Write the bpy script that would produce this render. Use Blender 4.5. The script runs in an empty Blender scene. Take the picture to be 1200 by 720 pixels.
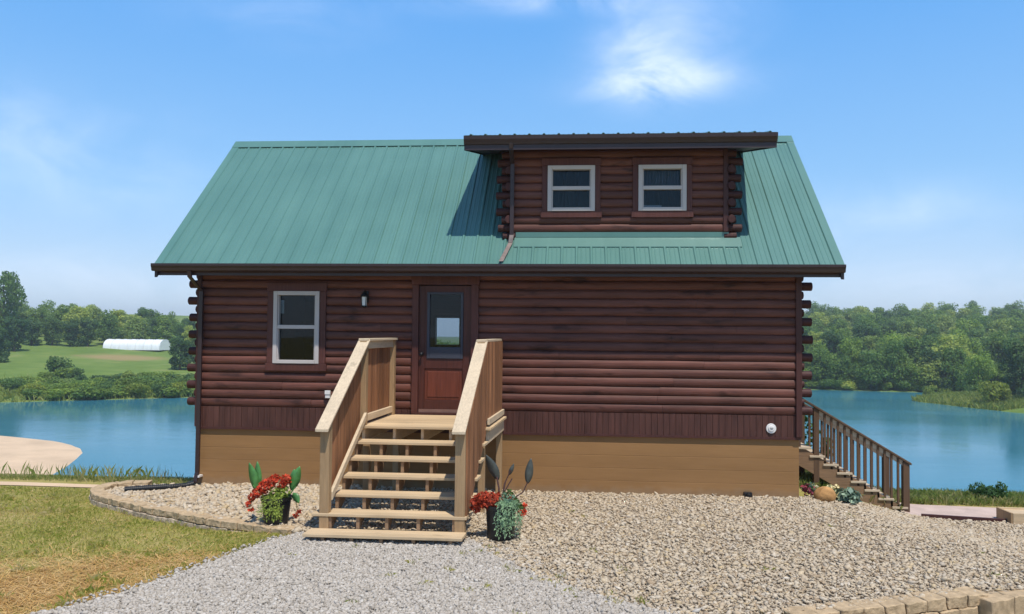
import bpy, bmesh, math, random
import numpy as np
from mathutils import Vector, Matrix
from mathutils.noise import noise_vector as noise_vec
random.seed(7); rng = np.random.default_rng(7)
S = bpy.context.scene; COL = S.collection
PI = math.pi

# ------------------------------------------------------------------ node helpers
class NT:
    def __init__(s, tree): s.t = tree; s.n = tree.nodes; s.l = tree.links
    def node(s, typ, **kw):
        n = s.n.new(typ)
        for k, v in kw.items():
            if k in n.inputs.keys() if False else False: pass
            setattr(n, k, v)
        return n
    def link(s, a, b): s.l.new(a, b)
    def setin(s, n, i, v):
        if hasattr(v, 'is_linked') or isinstance(v, bpy.types.NodeSocket): s.l.new(v, n.inputs[i])
        else: n.inputs[i].default_value = v
    def math(s, op, a, b=0.0, c=None, clamp=False):
        n = s.n.new('ShaderNodeMath'); n.operation = op; n.use_clamp = clamp
        s.setin(n, 0, a); s.setin(n, 1, b)
        if c is not None: s.setin(n, 2, c)
        return n.outputs[0]
    def vmath(s, op, a, b=(0, 0, 0)):
        n = s.n.new('ShaderNodeVectorMath'); n.operation = op
        s.setin(n, 0, a); s.setin(n, 1, b)
        return n.outputs['Value'] if op in ('DOT_PRODUCT', 'LENGTH') else n.outputs[0]
    def noise(s, vec, scale=5, detail=4, rough=.55, dist=0):
        n = s.n.new('ShaderNodeTexNoise'); s.setin(n, 'Vector', vec)
        n.inputs['Scale'].default_value = scale; n.inputs['Detail'].default_value = detail
        n.inputs['Roughness'].default_value = rough; n.inputs['Distortion'].default_value = dist
        return n.outputs['Fac']
    def ramp(s, fac, stops, interp='LINEAR'):
        n = s.n.new('ShaderNodeValToRGB'); s.setin(n, 0, fac); e = n.color_ramp.elements
        n.color_ramp.interpolation = interp
        while len(e) > 1: e.remove(e[-1])
        e[0].position = stops[0][0]; e[0].color = (*stops[0][1], 1)
        for p, c in stops[1:]:
            k = e.new(p); k.color = (*c, 1)
        return n.outputs[0]
    def mix(s, f, a, b, blend='MIX'):
        n = s.n.new('ShaderNodeMix'); n.data_type = 'RGBA'; n.blend_type = blend
        def c(v): return (*v, 1) if isinstance(v, tuple) and len(v) == 3 else v
        s.setin(n, 0, f); s.setin(n, 6, c(a)); s.setin(n, 7, c(b)); return n.outputs[2]
    def coords(s, kind='Object'):
        return s.n.new('ShaderNodeTexCoord').outputs[kind]
    def pos(s): return s.n.new('ShaderNodeNewGeometry').outputs['Position']
    def island(s): return s.n.new('ShaderNodeNewGeometry').outputs['Random Per Island']
    def objrand(s): return s.n.new('ShaderNodeObjectInfo').outputs['Random']
    def scale(s, v, sc):
        n = s.n.new('ShaderNodeMapping'); s.setin(n, 0, v); n.inputs['Scale'].default_value = sc; return n.outputs[0]
    def maprange(s, v, a, b, c=0., d=1.):
        n = s.n.new('ShaderNodeMapRange'); s.setin(n, 0, v)
        for i, q in enumerate((a, b, c, d)): n.inputs[i + 1].default_value = q
        return n.outputs[0]
    def bump(s, h, strength=.3, dist=.02):
        n = s.n.new('ShaderNodeBump'); n.inputs['Strength'].default_value = strength
        n.inputs['Distance'].default_value = dist; s.link(h, n.inputs['Height']); return n.outputs[0]

def newmat(name):
    m = bpy.data.materials.new(name); m.use_nodes = True
    t = NT(m.node_tree); b = t.n['Principled BSDF']
    return m, t, b
def setb(t, b, col=None, rough=None, spec=None, bump=None, metal=None):
    if col is not None: t.setin(b, 'Base Color', (*col, 1) if isinstance(col, tuple) and len(col) == 3 else col)
    if rough is not None: t.setin(b, 'Roughness', rough)
    if spec is not None: b.inputs['Specular IOR Level'].default_value = spec
    if metal is not None: b.inputs['Metallic'].default_value = metal
    if bump is not None: t.link(bump, b.inputs['Normal'])

def plain(name, col, rough=.6, var=.15, scale=6., spec=.3, bump=0.):
    m, t, b = newmat(name); c = t.coords()
    n = t.noise(c, scale, 5)
    lo = tuple(x * (1 - var) for x in col); hi = tuple(min(1, x * (1 + var)) for x in col)
    setb(t, b, t.ramp(n, [(.3, lo), (.7, hi)]), rough, spec)
    if bump: setb(t, b, bump=t.bump(t.noise(c, scale * 6, 6), bump, .01))
    return m

def wood(name, col, axis='x', rough=.55, contrast=.35, knots=None, kd=.32, kt=.56, spec=.3, fine=45, isl=.22):
    """timber: streaky grain along one axis, a tone of its own for every board, optional dark knots"""
    m, t, b = newmat(name); c = t.coords()
    st = {'x': (.05, 1, 1), 'y': (1, .05, 1), 'z': (1, 1, .05)}[axis]
    g = t.noise(t.scale(c, st), fine, 4, .6)
    g2 = t.noise(t.scale(c, tuple(.35 if q < 1 else 1 for q in st)), 3.5, 3, .5)
    f = t.math('ADD', t.math('MULTIPLY', g, .6), t.math('MULTIPLY', g2, .4))
    lo = tuple(x * (1 - contrast) for x in col); hi = tuple(min(1, x * (1 + contrast)) for x in col)
    cc = t.ramp(f, [(.32, lo), (.68, hi)])
    if isl:
        cc = t.mix(1., cc, t.ramp(t.island(), [(0, (1 - isl,) * 3), (1, (1., 1., 1.))]), 'MULTIPLY')
    if knots:
        k = t.noise(t.scale(c, tuple(.28 if q < 1 else 1 for q in st)), knots, 3, .6)
        cc = t.mix(t.maprange(k, kt, kt + .13), cc, tuple(x * kd for x in col))
    setb(t, b, cc, rough, spec, t.bump(f, .25, .006))
    return m

M = {}
LOGC = (.148, .054, .038)
M['casing'] = wood('casing_stain', (.105, .036, .028), 'z', .55, .35)
M['log'] = wood('log_stain', LOGC, 'x', .55, .42, knots=5.5, kd=.30, kt=.585, isl=.34, spec=.3)
M['logend'] = wood('log_end_stain', (.07, .022, .018), 'z', .6, .4)
M['skirt'] = wood('skirt_stain', (.088, .035, .026), 'z', .55, .4, isl=.16)
M['trim'] = wood('dark_trim', (.078, .028, .023), 'z', .5, .3)
M['door'] = wood('door_stain', (.085, .026, .018), 'z', .42, .35)
M['doorpanel'] = wood('door_panel_stain', (.15, .04, .022), 'z', .42, .35)
M['fascia'] = plain('dark_brown_metal', (.034, .018, .019), .4, .12, 3, .5)
M['soffit'] = wood('soffit_wood', (.06, .025, .02), 'y', .6, .3)
M['frame'] = plain('almond_vinyl', (.52, .47, .45), .4, .05, 2, .4)
M['slate'] = plain('slate_door_glazing_frame', (.05, .055, .075), .4, .1, 3)
M['interior'] = plain('interior_wall', (.16, .11, .07), .8, .2, 2)
M['black'] = plain('black_plastic', (.012, .012, .013), .42, .2, 9, .4)
M['white'] = plain('white_plastic', (.75, .73, .7), .4, .06, 5)
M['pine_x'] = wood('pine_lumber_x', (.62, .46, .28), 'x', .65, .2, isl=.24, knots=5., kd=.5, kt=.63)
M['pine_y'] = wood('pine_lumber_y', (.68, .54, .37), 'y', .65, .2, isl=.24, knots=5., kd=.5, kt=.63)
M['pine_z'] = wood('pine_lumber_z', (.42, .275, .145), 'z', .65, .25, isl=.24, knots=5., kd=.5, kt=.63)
M['stringer'] = wood('stringer_lumber', (.30, .19, .11), 'y', .7, .3)
M['board'] = wood('brown_fence_board', (.33, .152, .072), 'z', .65, .45, isl=.42, fine=30)
M['oldwood'] = wood('weathered_brown_wood', (.13, .075, .042), 'z', .7, .3, isl=.2)
M['oldwood_x'] = wood('weathered_stringer', (.24, .145, .08), 'x', .7, .3, isl=.2)
M['oldtan'] = wood('weathered_tan_wood', (.6, .48, .34), 'x', .7, .2)
M['bark'] = plain('bark', (.09, .065, .045), .9, .35, 5, .1, .4)

def mk_found():
    m, t, b = newmat('brown_painted_foundation'); c = t.coords()
    n = t.noise(t.scale(c, (.25, 1, 1.6)), 2.2, 5); n2 = t.noise(t.scale(c, (.1, 1, 1)), 30, 4)
    col = t.ramp(t.math('ADD', t.math('MULTIPLY', n, .7), t.math('MULTIPLY', n2, .3)), [(.3, (.245, .132, .052)), (.7, (.33, .18, .073))])
    sp = t.n.new('ShaderNodeSeparateXYZ'); t.link(c, sp.inputs[0])
    w = t.math('PINGPONG', t.math('ADD', sp.outputs[2], t.math('MULTIPLY', t.noise(c, .6, 2), .012)), .1)
    ln = t.maprange(w, .0, .008)
    stain = t.maprange(t.math('ADD', sp.outputs[2], t.math('MULTIPLY', t.noise(c, 4, 4), .16)), .02, .2, .72, 1.)
    col = t.mix(1., col, t.ramp(stain, [(0, (0, 0, 0)), (1, (1, 1, 1))]), 'MULTIPLY')
    dust = t.maprange(t.math('ADD', sp.outputs[2], t.math('MULTIPLY', t.noise(c, 7, 5), .22)), .05, .24, .45, 0.)
    col = t.mix(dust, col, (.36, .28, .19))
    setb(t, b, t.mix(t.math('MULTIPLY', t.math('SUBTRACT', 1., ln), .2), col, (.15, .075, .03)), .7, .2, t.bump(t.math('ADD', ln, t.math('MULTIPLY', n2, .3)), .3, .006))
    return m
M['found'] = mk_found()

def mk_roof():
    m, t, b = newmat('green_metal_roofing'); c = t.coords()
    n = t.noise(t.scale(c, (1, .12, .12)), 3.5, 4); n2 = t.noise(c, .8, 3)
    col = t.ramp(t.math('ADD', t.math('MULTIPLY', n, .5), t.math('MULTIPLY', n2, .5)), [(.3, (.078, .182, .158)), (.7, (.108, .232, .20))])
    setb(t, b, col, .33, .6, t.bump(t.noise(t.scale(c, (2.2, .5, .5)), 2.2, 2), .22, .02))
    return m
M['roof'] = mk_roof()

def mk_glass():
    m = bpy.data.materials.new('window_glass'); m.use_nodes = True; t = NT(m.node_tree)
    for n in list(t.n):
        if n.type != 'OUTPUT_MATERIAL': t.n.remove(n)
    out = [n for n in t.n if n.type == 'OUTPUT_MATERIAL'][0]
    tr = t.n.new('ShaderNodeBsdfTransparent'); tr.inputs[0].default_value = (.62, .68, .72, 1)
    gl = t.n.new('ShaderNodeBsdfGlossy'); gl.inputs['Roughness'].default_value = .02
    fr = t.n.new('ShaderNodeFresnel'); fr.inputs[0].default_value = 1.5
    bp = t.bump(t.noise(t.coords(), 1.2, 1), .05, .02); t.link(bp, gl.inputs['Normal'])
    mx = t.n.new('ShaderNodeMixShader'); t.link(t.math('MULTIPLY', fr.outputs[0], .6), mx.inputs[0])
    t.link(tr.outputs[0], mx.inputs[1]); t.link(gl.outputs[0], mx.inputs[2]); t.link(mx.outputs[0], out.inputs[0])
    return m
M['glass'] = mk_glass()

def mk_stones(name, stops, rough=.8):
    m, t, b = newmat(name)
    c = t.ramp(t.island(), stops); n = t.noise(t.pos(), 60, 3)
    setb(t, b, t.mix(1., c, t.ramp(n, [(.3, (.78,) * 3), (.7, (1.,) * 3)]), 'MULTIPLY'), rough, .25)
    return m
M['rocks'] = mk_stones('river_rock', [(0, (.35, .25, .155)), (.12, (.49, .38, .255)), (.3, (.57, .465, .33)), (.5, (.525, .42, .29)), (.68, (.61, .515, .385)), (.82, (.46, .385, .295)), (.92, (.54, .405, .23)), (1, (.655, .57, .46))])
M['gravel'] = mk_stones('crushed_limestone', [(0, (.33, .285, .23)), (.2, (.44, .39, .325)), (.5, (.515, .46, .39)), (.75, (.46, .41, .35)), (1, (.60, .55, .48))])
def mk_bedsheet(name, a, b_, sc):
    m, t, b = newmat(name); p = t.pos()
    v = t.n.new('ShaderNodeTexVoronoi'); t.link(p, v.inputs['Vector']); v.inputs['Scale'].default_value = sc
    n = t.noise(p, 3, 4)
    c = t.mix(n, a, b_); c = t.mix(.6, c, t.ramp(v.outputs['Distance'], [(0, (1, 1, 1)), (.7, (.35, .33, .3))]), 'MULTIPLY')
    setb(t, b, c, .9, .1, t.bump(v.outputs['Distance'], -.6, .03) if False else t.bump(v.outputs['Distance'], .5, .02))
    return m
M['bedsheet'] = mk_bedsheet('rock_bed_base', (.42, .34, .25), (.55, .46, .35), 40)
M['drivesheet'] = mk_bedsheet('driveway_base', (.40, .36, .31), (.5, .455, .40), 60)
M['block'] = plain('tan_concrete_block', (.44, .325, .20), .9, .22, 14, .1, .5)
M['blockdark'] = plain('weathered_kerb_block', (.40, .32, .23), .9, .4, 9, .1, .8)
M['path'] = plain('pinkish_concrete', (.52, .40, .34), .85, .15, 3, .1, .2)
M['sand'] = plain('beach_sand', (.60, .44, .29), .9, .12, .35, .1, .3)
M['boulder'] = plain('orange_boulder', (.42, .23, .09), .85, .4, 9, .15, .5)

def mk_ground():
    m, t, b = newmat('grassy_ground'); p = t.pos()
    sp = t.n.new('ShaderNodeSeparateXYZ'); t.link(p, sp.inputs[0])
    n1 = t.noise(p, 1.1, 5); n2 = t.noise(p, 9, 5); n3 = t.noise(p, .035, 4); n4 = t.noise(p, .25, 5)
    near = t.ramp(t.math('ADD', t.math('MULTIPLY', n1, .55), t.math('MULTIPLY', n2, .45)), [(.32, (.22, .22, .05)), (.5, (.31, .27, .09)), (.68, (.42, .32, .15))])
    far = t.ramp(t.math('ADD', t.math('MULTIPLY', n3, .5), t.math('MULTIPLY', n4, .5)), [(.34, (.105, .17, .035)), (.5, (.15, .215, .05)), (.66, (.23, .25, .085))])
    c = t.mix(t.maprange(sp.outputs[1], 8, 14), near, far)
    # bare reddish soil patch on the far meadow
    dx = t.math('MULTIPLY', t.math('SUBTRACT', sp.outputs[0], -92.), .09); dy = t.math('MULTIPLY', t.math('SUBTRACT', sp.outputs[1], 152.), .12)
    d = t.math('SQRT', t.math('ADD', t.math('MULTIPLY', dx, dx), t.math('MULTIPLY', dy, dy)))
    k = t.maprange(t.math('ADD', d, t.math('MULTIPLY', n4, .9)), .9, 1.4, .75, 0.)
    c = t.mix(k, c, (.34, .24, .12))
    setb(t, b, c, .95, .05, t.bump(n2, .4, .03))
    return m
M['ground'] = mk_ground()

def mk_blade(name, stops, posscale=.9, trans=.3):
    m = bpy.data.materials.new(name); m.use_nodes = True; t = NT(m.node_tree)
    b = t.n['Principled BSDF']; out = [n for n in t.n if n.type == 'OUTPUT_MATERIAL'][0]
    f = t.math('ADD', t.math('MULTIPLY', t.noise(t.pos(), posscale, 3), .75), t.math('MULTIPLY', t.island(), .42))
    f = t.math('SUBTRACT', f, .085)
    c = t.ramp(f, stops)
    setb(t, b, c, .6, .2)
    tl = t.n.new('ShaderNodeBsdfTranslucent'); t.link(c, tl.inputs[0])
    mx = t.n.new('ShaderNodeMixShader'); mx.inputs[0].default_value = trans
    t.link(b.outputs[0], mx.inputs[1]); t.link(tl.outputs[0], mx.inputs[2]); t.link(mx.outputs[0], out.inputs[0])
    return m
M['lawn'] = mk_blade('lawn_blades', [(.30, (.27, .32, .05)), (.45, (.42, .43, .085)), (.58, (.56, .51, .15)), (.75, (.64, .52, .25))], 1.3, .5)
M['tallgrass'] = mk_blade('tall_grass_blades', [(.25, (.17, .25, .05)), (.5, (.30, .34, .09)), (.75, (.56, .46, .24))], .8, .45)
M['reed'] = mk_blade('reed_blades', [(.25, (.20, .27, .05)), (.5, (.30, .37, .08)), (.75, (.40, .42, .13))], .15, .4)
M['straw'] = mk_blade('straw', [(.25, (.48, .28, .09)), (.5, (.66, .42, .15)), (.75, (.74, .54, .26))], 2., .3)

def mk_leaf(name, col, hue=.25, trans=.48):
    """leaf colour: each leaf its own tone, each tree its own tint"""
    m = bpy.data.materials.new(name); m.use_nodes = True; t = NT(m.node_tree)
    b = t.n['Principled BSDF']; out = [n for n in t.n if n.type == 'OUTPUT_MATERIAL'][0]
    lo = (col[0] * .62, col[1] * .66, col[2] * .7); hi = (min(1, col[0] * 1.45), min(1, col[1] * 1.32), col[2] * 1.2)
    c = t.ramp(t.island(), [(0, lo), (1, hi)])
    tint = t.ramp(t.objrand(), [(0, (.62, .80, .80)), (.3, (.9, .97, .9)), (.65, (1.12, 1.12, .95)), (1, (1.42, 1.36, 1.05))])
    c = t.mix(1., c, tint, 'MULTIPLY')
    setb(t, b, c, .55, .25)
    tl = t.n.new('ShaderNodeBsdfTranslucent'); t.link(c, tl.inputs[0])
    mx = t.n.new('ShaderNodeMixShader'); mx.inputs[0].default_value = trans
    t.link(b.outputs[0], mx.inputs[1]); t.link(tl.outputs[0], mx.inputs[2]); t.link(mx.outputs[0], out.inputs[0])
    return m
M['leaf'] = mk_leaf('broadleaf_foliage', (.165, .265, .06))
M['leafdark'] = mk_leaf('dark_foliage', (.10, .18, .058))
M['leafpale'] = mk_leaf('pale_foliage', (.30, .38, .10))
M['shrub'] = mk_leaf('shrub_foliage', (.19, .29, .065))
M['lime'] = mk_leaf('yellow_green_foliage', (.21, .27, .045))
M['canna'] = plain('broad_green_leaf', (.07, .21, .055), .4, .3, 12, .4)
M['darkleaf'] = plain('dark_purplish_leaf', (.06, .065, .055), .4, .35, 12, .5)
M['redflower'] = mk_leaf('red_begonia_petals', (.68, .085, .04), .1, .35)
M['trail'] = mk_leaf('yellow_green_trailing_leaves', (.36, .43, .09), .1, .35)
M['silver'] = mk_leaf('grey_green_trailing_leaves', (.20, .33, .245), .1, .35)
M['hosta'] = mk_leaf('variegated_leaves', (.42, .48, .36), .1, .2)
M['hostadark'] = mk_leaf('dark_blue_green_leaves', (.07, .12, .095), .1, .2)
M['pink'] = mk_leaf('pink_petals', (.42, .07, .10), .1, .2)
M['cream'] = mk_leaf('cream_petals', (.6, .55, .4), .1, .2)

def mk_water():
    m, t, b = newmat('lake_water'); p = t.pos()
    n = t.noise(t.scale(p, (.55, 1., 1.)), .9, 4, .6); n2 = t.noise(t.scale(p, (.06, .16, 1.)), .5, 3)
    c = t.mix(n2, (.030, .17, .235), (.044, .205, .27))
    setb(t, b, c, t.maprange(t.noise(t.scale(p, (.02, .05, 1.)), 1., 3), .35, .65, .07, .2), .5, t.bump(n, .13, .12))
    b.inputs['IOR'].default_value = 1.33
    return m
M['water'] = mk_water()
def mk_film():
    m, t, b = newmat('white_greenhouse_film'); n = t.noise(t.scale(t.coords(), (1.6, .2, .6)), 1.2, 3)
    setb(t, b, t.ramp(n, [(.3, (.74, .76, .78)), (.7, (.86, .87, .88))]), .45, .3)
    return m
M['film'] = mk_film()
def mk_lampglass():
    m, t, b = newmat('frosted_lantern_glass'); setb(t, b, (.7, .7, .68), .25, .5); return m
M['lampglass'] = mk_lampglass()

# ------------------------------------------------------------------ mesh helpers
class MB:
    def __init__(s): s.v = []; s.f = []
    def add(s, vs, fs):
        o = len(s.v); s.v += [tuple(v) for v in vs]; s.f += [tuple(i + o for i in f) for f in fs]; return s
    def box(s, x0, x1, y0, y1, z0, z1):
        x0, x1 = sorted((x0, x1)); y0, y1 = sorted((y0, y1)); z0, z1 = sorted((z0, z1))
        return s.hexa([(x0, y0, z0), (x1, y0, z0), (x1, y1, z0), (x0, y1, z0), (x0, y0, z1), (x1, y0, z1), (x1, y1, z1), (x0, y1, z1)])
    def hexa(s, c):
        return s.add(c, [(0, 3, 2, 1), (4, 5, 6, 7), (0, 1, 5, 4), (1, 2, 6, 5), (2, 3, 7, 6), (3, 0, 4, 7)])
    def prism(s, poly, axis, a, b):
        """poly: 2-D outline (counter-clockwise), extruded along axis from a to b"""
        n = len(poly)
        def P(q, t): return {'x': (t, q[0], q[1]), 'y': (q[0], t, q[1]), 'z': (q[0], q[1], t)}[axis]
        return s.add([P(q, a) for q in poly] + [P(q, b) for q in poly],
                     [tuple(range(n))[::-1], tuple(range(n, 2 * n))] + [(i, (i + 1) % n, n + (i + 1) % n, n + i) for i in range(n)])
    def tube(s, path, r, n=10, cap=True):
        path = [Vector(p) for p in path]; rs = r if isinstance(r, (list, tuple)) else [r] * len(path)
        vs = []; fs = []; prev = None
        for i, p in enumerate(path):
            d = (path[min(i + 1, len(path) - 1)] - path[max(i - 1, 0)]).normalized()
            ref = Vector((0, 0, 1)) if abs(d.z) < .95 else Vector((0, 1, 0))
            a = d.cross(ref).normalized(); b = a.cross(d)
            for k in range(n):
                q = 2 * PI * k / n; vs.append(p + (a * math.cos(q) + b * math.sin(q)) * rs[i])
        for i in range(len(path) - 1):
            for k in range(n):
                fs.append((i * n + k, i * n + (k + 1) % n, (i + 1) * n + (k + 1) % n, (i + 1) * n + k))
        if cap: fs += [tuple(range(n)), tuple(range((len(path) - 1) * n, len(path) * n))[::-1]]
        return s.add(vs, fs)
    def lathe(s, prof, c, n=24):
        vs = []; fs = []
        for (r, z) in prof:
            for k in range(n): vs.append((c[0] + r * math.cos(2 * PI * k / n), c[1] + r * math.sin(2 * PI * k / n), c[2] + z))
        for i in range(len(prof) - 1):
            for k in range(n): fs.append((i * n + k, i * n + (k + 1) % n, (i + 1) * n + (k + 1) % n, (i + 1) * n + k))
        return s.add(vs, fs)
    def build(s, name, mat, parent=None, smooth=False, bevel=0., fix=True):
        me = bpy.data.meshes.new(name); o = bpy.data.objects.new(name, me)
        vs = s.v
        if parent is not None:
            base = Vector((0, 0, 0)); p = parent
            while p is not None: base = base + p.location; p = p.parent
            vs = [(v[0] - base[0], v[1] - base[1], v[2] - base[2]) for v in vs]
        me.from_pydata(vs, [], s.f)
        if fix:
            bm = bmesh.new(); bm.from_mesh(me); bmesh.ops.recalc_face_normals(bm, faces=bm.faces); bm.to_mesh(me); bm.free()
        if mat: me.materials.append(mat)
        if smooth: me.polygons.foreach_set('use_smooth', [True] * len(me.polygons))
        COL.objects.link(o)
        if parent is not None: o.parent = parent
        if bevel:
            bv = o.modifiers.new('edge', 'BEVEL'); bv.width = bevel; bv.segments = 2; bv.limit_method = 'ANGLE'
        return o

def np_mesh(name, V, F, mat, parent=None, smooth=False):
    """V (n,3), F (m,k) arrays -> one object"""
    me = bpy.data.meshes.new(name); n, k = F.shape
    me.vertices.add(len(V)); me.vertices.foreach_set('co', np.ascontiguousarray(V, dtype=np.float32).ravel())
    me.loops.add(n * k); me.loops.foreach_set('vertex_index', np.ascontiguousarray(F, dtype=np.int32).ravel())
    me.polygons.add(n); me.polygons.foreach_set('loop_start', np.arange(0, n * k, k, dtype=np.int32))
    if smooth: me.polygons.foreach_set('use_smooth', np.ones(n, dtype=bool))
    me.update(calc_edges=True); me.materials.append(mat)
    o = bpy.data.objects.new(name, me); COL.objects.link(o)
    if parent is not None: o.parent = parent
    return o

def tag(o, label=None, cat=None, group=None, kind=None):
    if label: o['label'] = label
    if cat: o['category'] = cat
    if group: o['group'] = group
    if kind: o['kind'] = kind
    return o
def empty(name, loc, label, cat, group=None):
    o = bpy.data.objects.new(name, None); o.location = loc; o.empty_display_size = .2; COL.objects.link(o)
    return tag(o, label, cat, group)
def ss(a, b, x):
    t = np.clip((np.asarray(x, float) - a) / (b - a), 0, 1); return t * t * (3 - 2 * t)

# ------------------------------------------------------------------ terrain heights
WL = -7.5                                         # lake level
FX = [-400, -140, -110, -71.7, -51.7, -20, 20, 48.5, 64, 80, 160, 400]
FY = [-40, 40, 68, 89, 101, 118, 130, 138, 135, 134, 130, 120]
RY = [-60, 30, 70, 85, 95.7, 104.6, 115.4, 119, 123, 128, 140, 400]
RX = [200, 140, 100, 76, 64.5, 60.5, 57, 62, 69, 74, 78, 90]
BY = [-60, 20, 38, 40.3, 43.1, 46.1, 48.8, 51.2, 53, 54.4, 56.6, 58, 62, 68, 90, 200]
BX = [-20, -27, -29.6, -30.6, -31.5, -32.8, -34.1, -35.8, -37.7, -39.6, -44.5, -49, -66, -85, -110, -300]
def fall(x, y): return -.48 * ss(8.9, 11.6, x) * ss(-4, 1, y)
def wall_line(x): return np.interp(x, [6.3, 7.42, 9.42, 9.9, 13, 16, 40], [-5.7, -5.25, -4.43, -4.30, -2.9, -1.7, 6])
def local(x, y):
    z = -.03 - .10 * (1 - ss(.2, 1.9, x)) + fall(x, y)
    front = (wall_line(x) + .33 - y)
    return z - .26 * ss(6.9, 7.3, x) * ss(0, .3, front) - .04 * ss(3, 4, x) * (1 - ss(8.9, 10, x)) * ss(-4, -2, y)
def yb(x): return .5 + 2.1 * ss(0, 9, x)
def far_h(d): return WL + np.where(d < 0, np.maximum(d * .25, -4), np.where(d < 3, d * .16, .48 + (np.minimum(d, 260) - 3) * .0625))
def H(x, y):
    x = np.asarray(x, float); y = np.asarray(y, float)
    t = np.maximum(y - yb(x), 0)
    near = local(x, np.minimum(y, yb(x))) - np.where(t < .9, t * t * .15, .1215 + (t - .9) * .27)
    near = np.maximum(near, -12)
    dl = (y - np.interp(x, FX, FY)) * .85
    cen = ss(-.40, -.30, (x - 5.4) / (y + 13.)) * (1 - ss(.04, .16, (x - 5.4) / (y + 13.)))   # lower ground straight behind the cabin
    dl = np.where(dl > 3, np.minimum(3 + (dl - 3) * (1 - .5 * cen), 300 - 260 * cen), dl)
    dr = (x - np.interp(y, RY, RX)) * .9
    db = np.interp(y, BY, BX) - x
    beach = WL + np.where(db < 0, np.maximum(db * .2, -4), np.minimum(db * .035, 1.2)) - 100 * (y < 15)
    right = far_h(dr) - 100 * (y < 25)
    wob = .5 * np.sin(x * .11 + y * .05) + .4 * np.sin(y * .09 - x * .04)
    hill = .022 * ss(15, 60, x) * np.clip(dl - 12, 0, 230)
    return np.maximum(np.maximum(near, hill + far_h(dl) + np.where(dl > 12, wob * .5, 0)), np.maximum(beach, right))
def h1(x, y): return float(H(x, y))

def grid_obj(name, xs, ys, zf, mat):
    X, Y = np.meshgrid(xs, ys); Z = zf(X, Y)
    V = np.stack([X, Y, Z], -1).reshape(-1, 3); nx, ny = len(xs), len(ys)
    i = (np.arange(ny - 1)[:, None] * nx + np.arange(nx - 1)).ravel()
    return np_mesh(name, V, np.stack([i, i + 1, i + nx + 1, i + nx], 1), mat, smooth=True)
gx = np.concatenate([-np.geomspace(900, 170, 12), np.arange(-160, -14, 2.5), np.arange(-14, 18, .3), np.arange(18, 160, 2.5), np.geomspace(165, 900, 12)])
gy = np.concatenate([-np.geomspace(300, 20, 10), np.arange(-18, -8, 1.), np.arange(-8, 9, .25), np.arange(9, 42, 1.2), np.arange(42, 200, 2.), np.geomspace(205, 1200, 22)])
tag(grid_obj('ground', gx, gy, H, M['ground']), 'grassy ground falling from the cabin to the lake and rising beyond', 'ground', kind='structure')
tag(grid_obj('lake', np.array([-500, 500.]), np.array([8, 420.]), lambda x, y: x * 0 + WL, M['water']), 'blue lake behind the cabin', 'lake', kind='structure')

def ruled(name, A, B, zf, mat, m=24, sub=3, jag=0.):
    """a sheet ruled between two polylines"""
    A = np.array(A, float); B = np.array(B, float)
    def rs(P, n):
        d = np.r_[0, np.cumsum(np.linalg.norm(np.diff(P, axis=0), axis=1))]; t = np.linspace(0, d[-1], n)
        return np.stack([np.interp(t, d, P[:, 0]), np.interp(t, d, P[:, 1])], 1)
    n = max(len(A), len(B)) * sub * 3; A = rs(A, n); B = rs(B, n)
    if jag:
        B[1:-1] += rng.normal(0, jag, (n - 2, 2)); A[1:-1] += rng.normal(0, jag, (n - 2, 2))
    T = np.linspace(0, 1, m)[:, None, None]; P = A[None] * (1 - T) + B[None] * T
    Z = zf(P[..., 0], P[..., 1]); V = np.dstack([P, Z[..., None]]).reshape(-1, 3)
    i = (np.arange(m - 1)[:, None] * n + np.arange(n - 1)).ravel()
    return np_mesh(name, V, np.stack([i, i + 1, i + n + 1, i + n], 1), mat, smooth=True)

def in_poly(P, poly):
    x, y = P[:, 0], P[:, 1]; poly = np.array(poly); r = np.zeros(len(P), bool); j = len(poly) - 1
    for i in range(len(poly)):
        xi, yi = poly[i]; xj, yj = poly[j]
        c = ((yi > y) != (yj > y)) & (x < (xj - xi) * (y - yi) / (yj - yi + 1e-12) + xi); r ^= c; j = i
    return r

# kerb line (left), boundaries of the stone bed and the drive
KERB = [(-1.50, -.12), (-1.80, -.16), (-2.02, -.42), (-2.0, -.80), (-1.72, -1.15), (-1.3, -1.43), (-.72, -1.76), (-.14, -2.06), (.5, -2.36), (1.1, -2.62), (1.9, -2.90)]
def bedz(x, y): return -.005 + fall(x, y) - .05 * (1 - ss(-1.2, .6, x)) * ss(-1.6, -.2, y)
def rs_poly(P, n):
    P = np.array(P, float); d = np.r_[0, np.cumsum(np.linalg.norm(np.diff(P, axis=0), axis=1))]; t = np.linspace(0, d[-1], n)
    return np.stack([np.interp(t, d, P[:, 0]), np.interp(t, d, P[:, 1])], 1)
DL = [(2.02, -2.95), (1.82, -3.3), (1.62, -3.9), (1.32, -4.9), (1.0, -5.6), (-.3, -7.2), (-1.5, -9), (-3, -14)]
DR = [(4.2, -3.05), (4.45, -3.6), (5.1, -4.5), (5.7, -5.0), (6.3, -5.4), (7.1, -6.3), (8, -8), (9.5, -14)]
WLN = [(6.3, -5.70), (7.42, -5.25), (9.4, -4.47), (9.9, -4.31), (13, -2.94), (16, -1.75)]
BACK = [(8.9, .02), (9.3, .35), (10.2, .8), (11.2, .95), (12.4, .86), (14, .5), (16, 0)]
tag(ruled('gravel_driveway', DL, DR, lambda x, y: .0 * x - .012 + .25 * (x > 1e9), M['drivesheet'], 40), 'pale crushed gravel drive leading up to the front steps', 'driveway', kind='structure')
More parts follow.
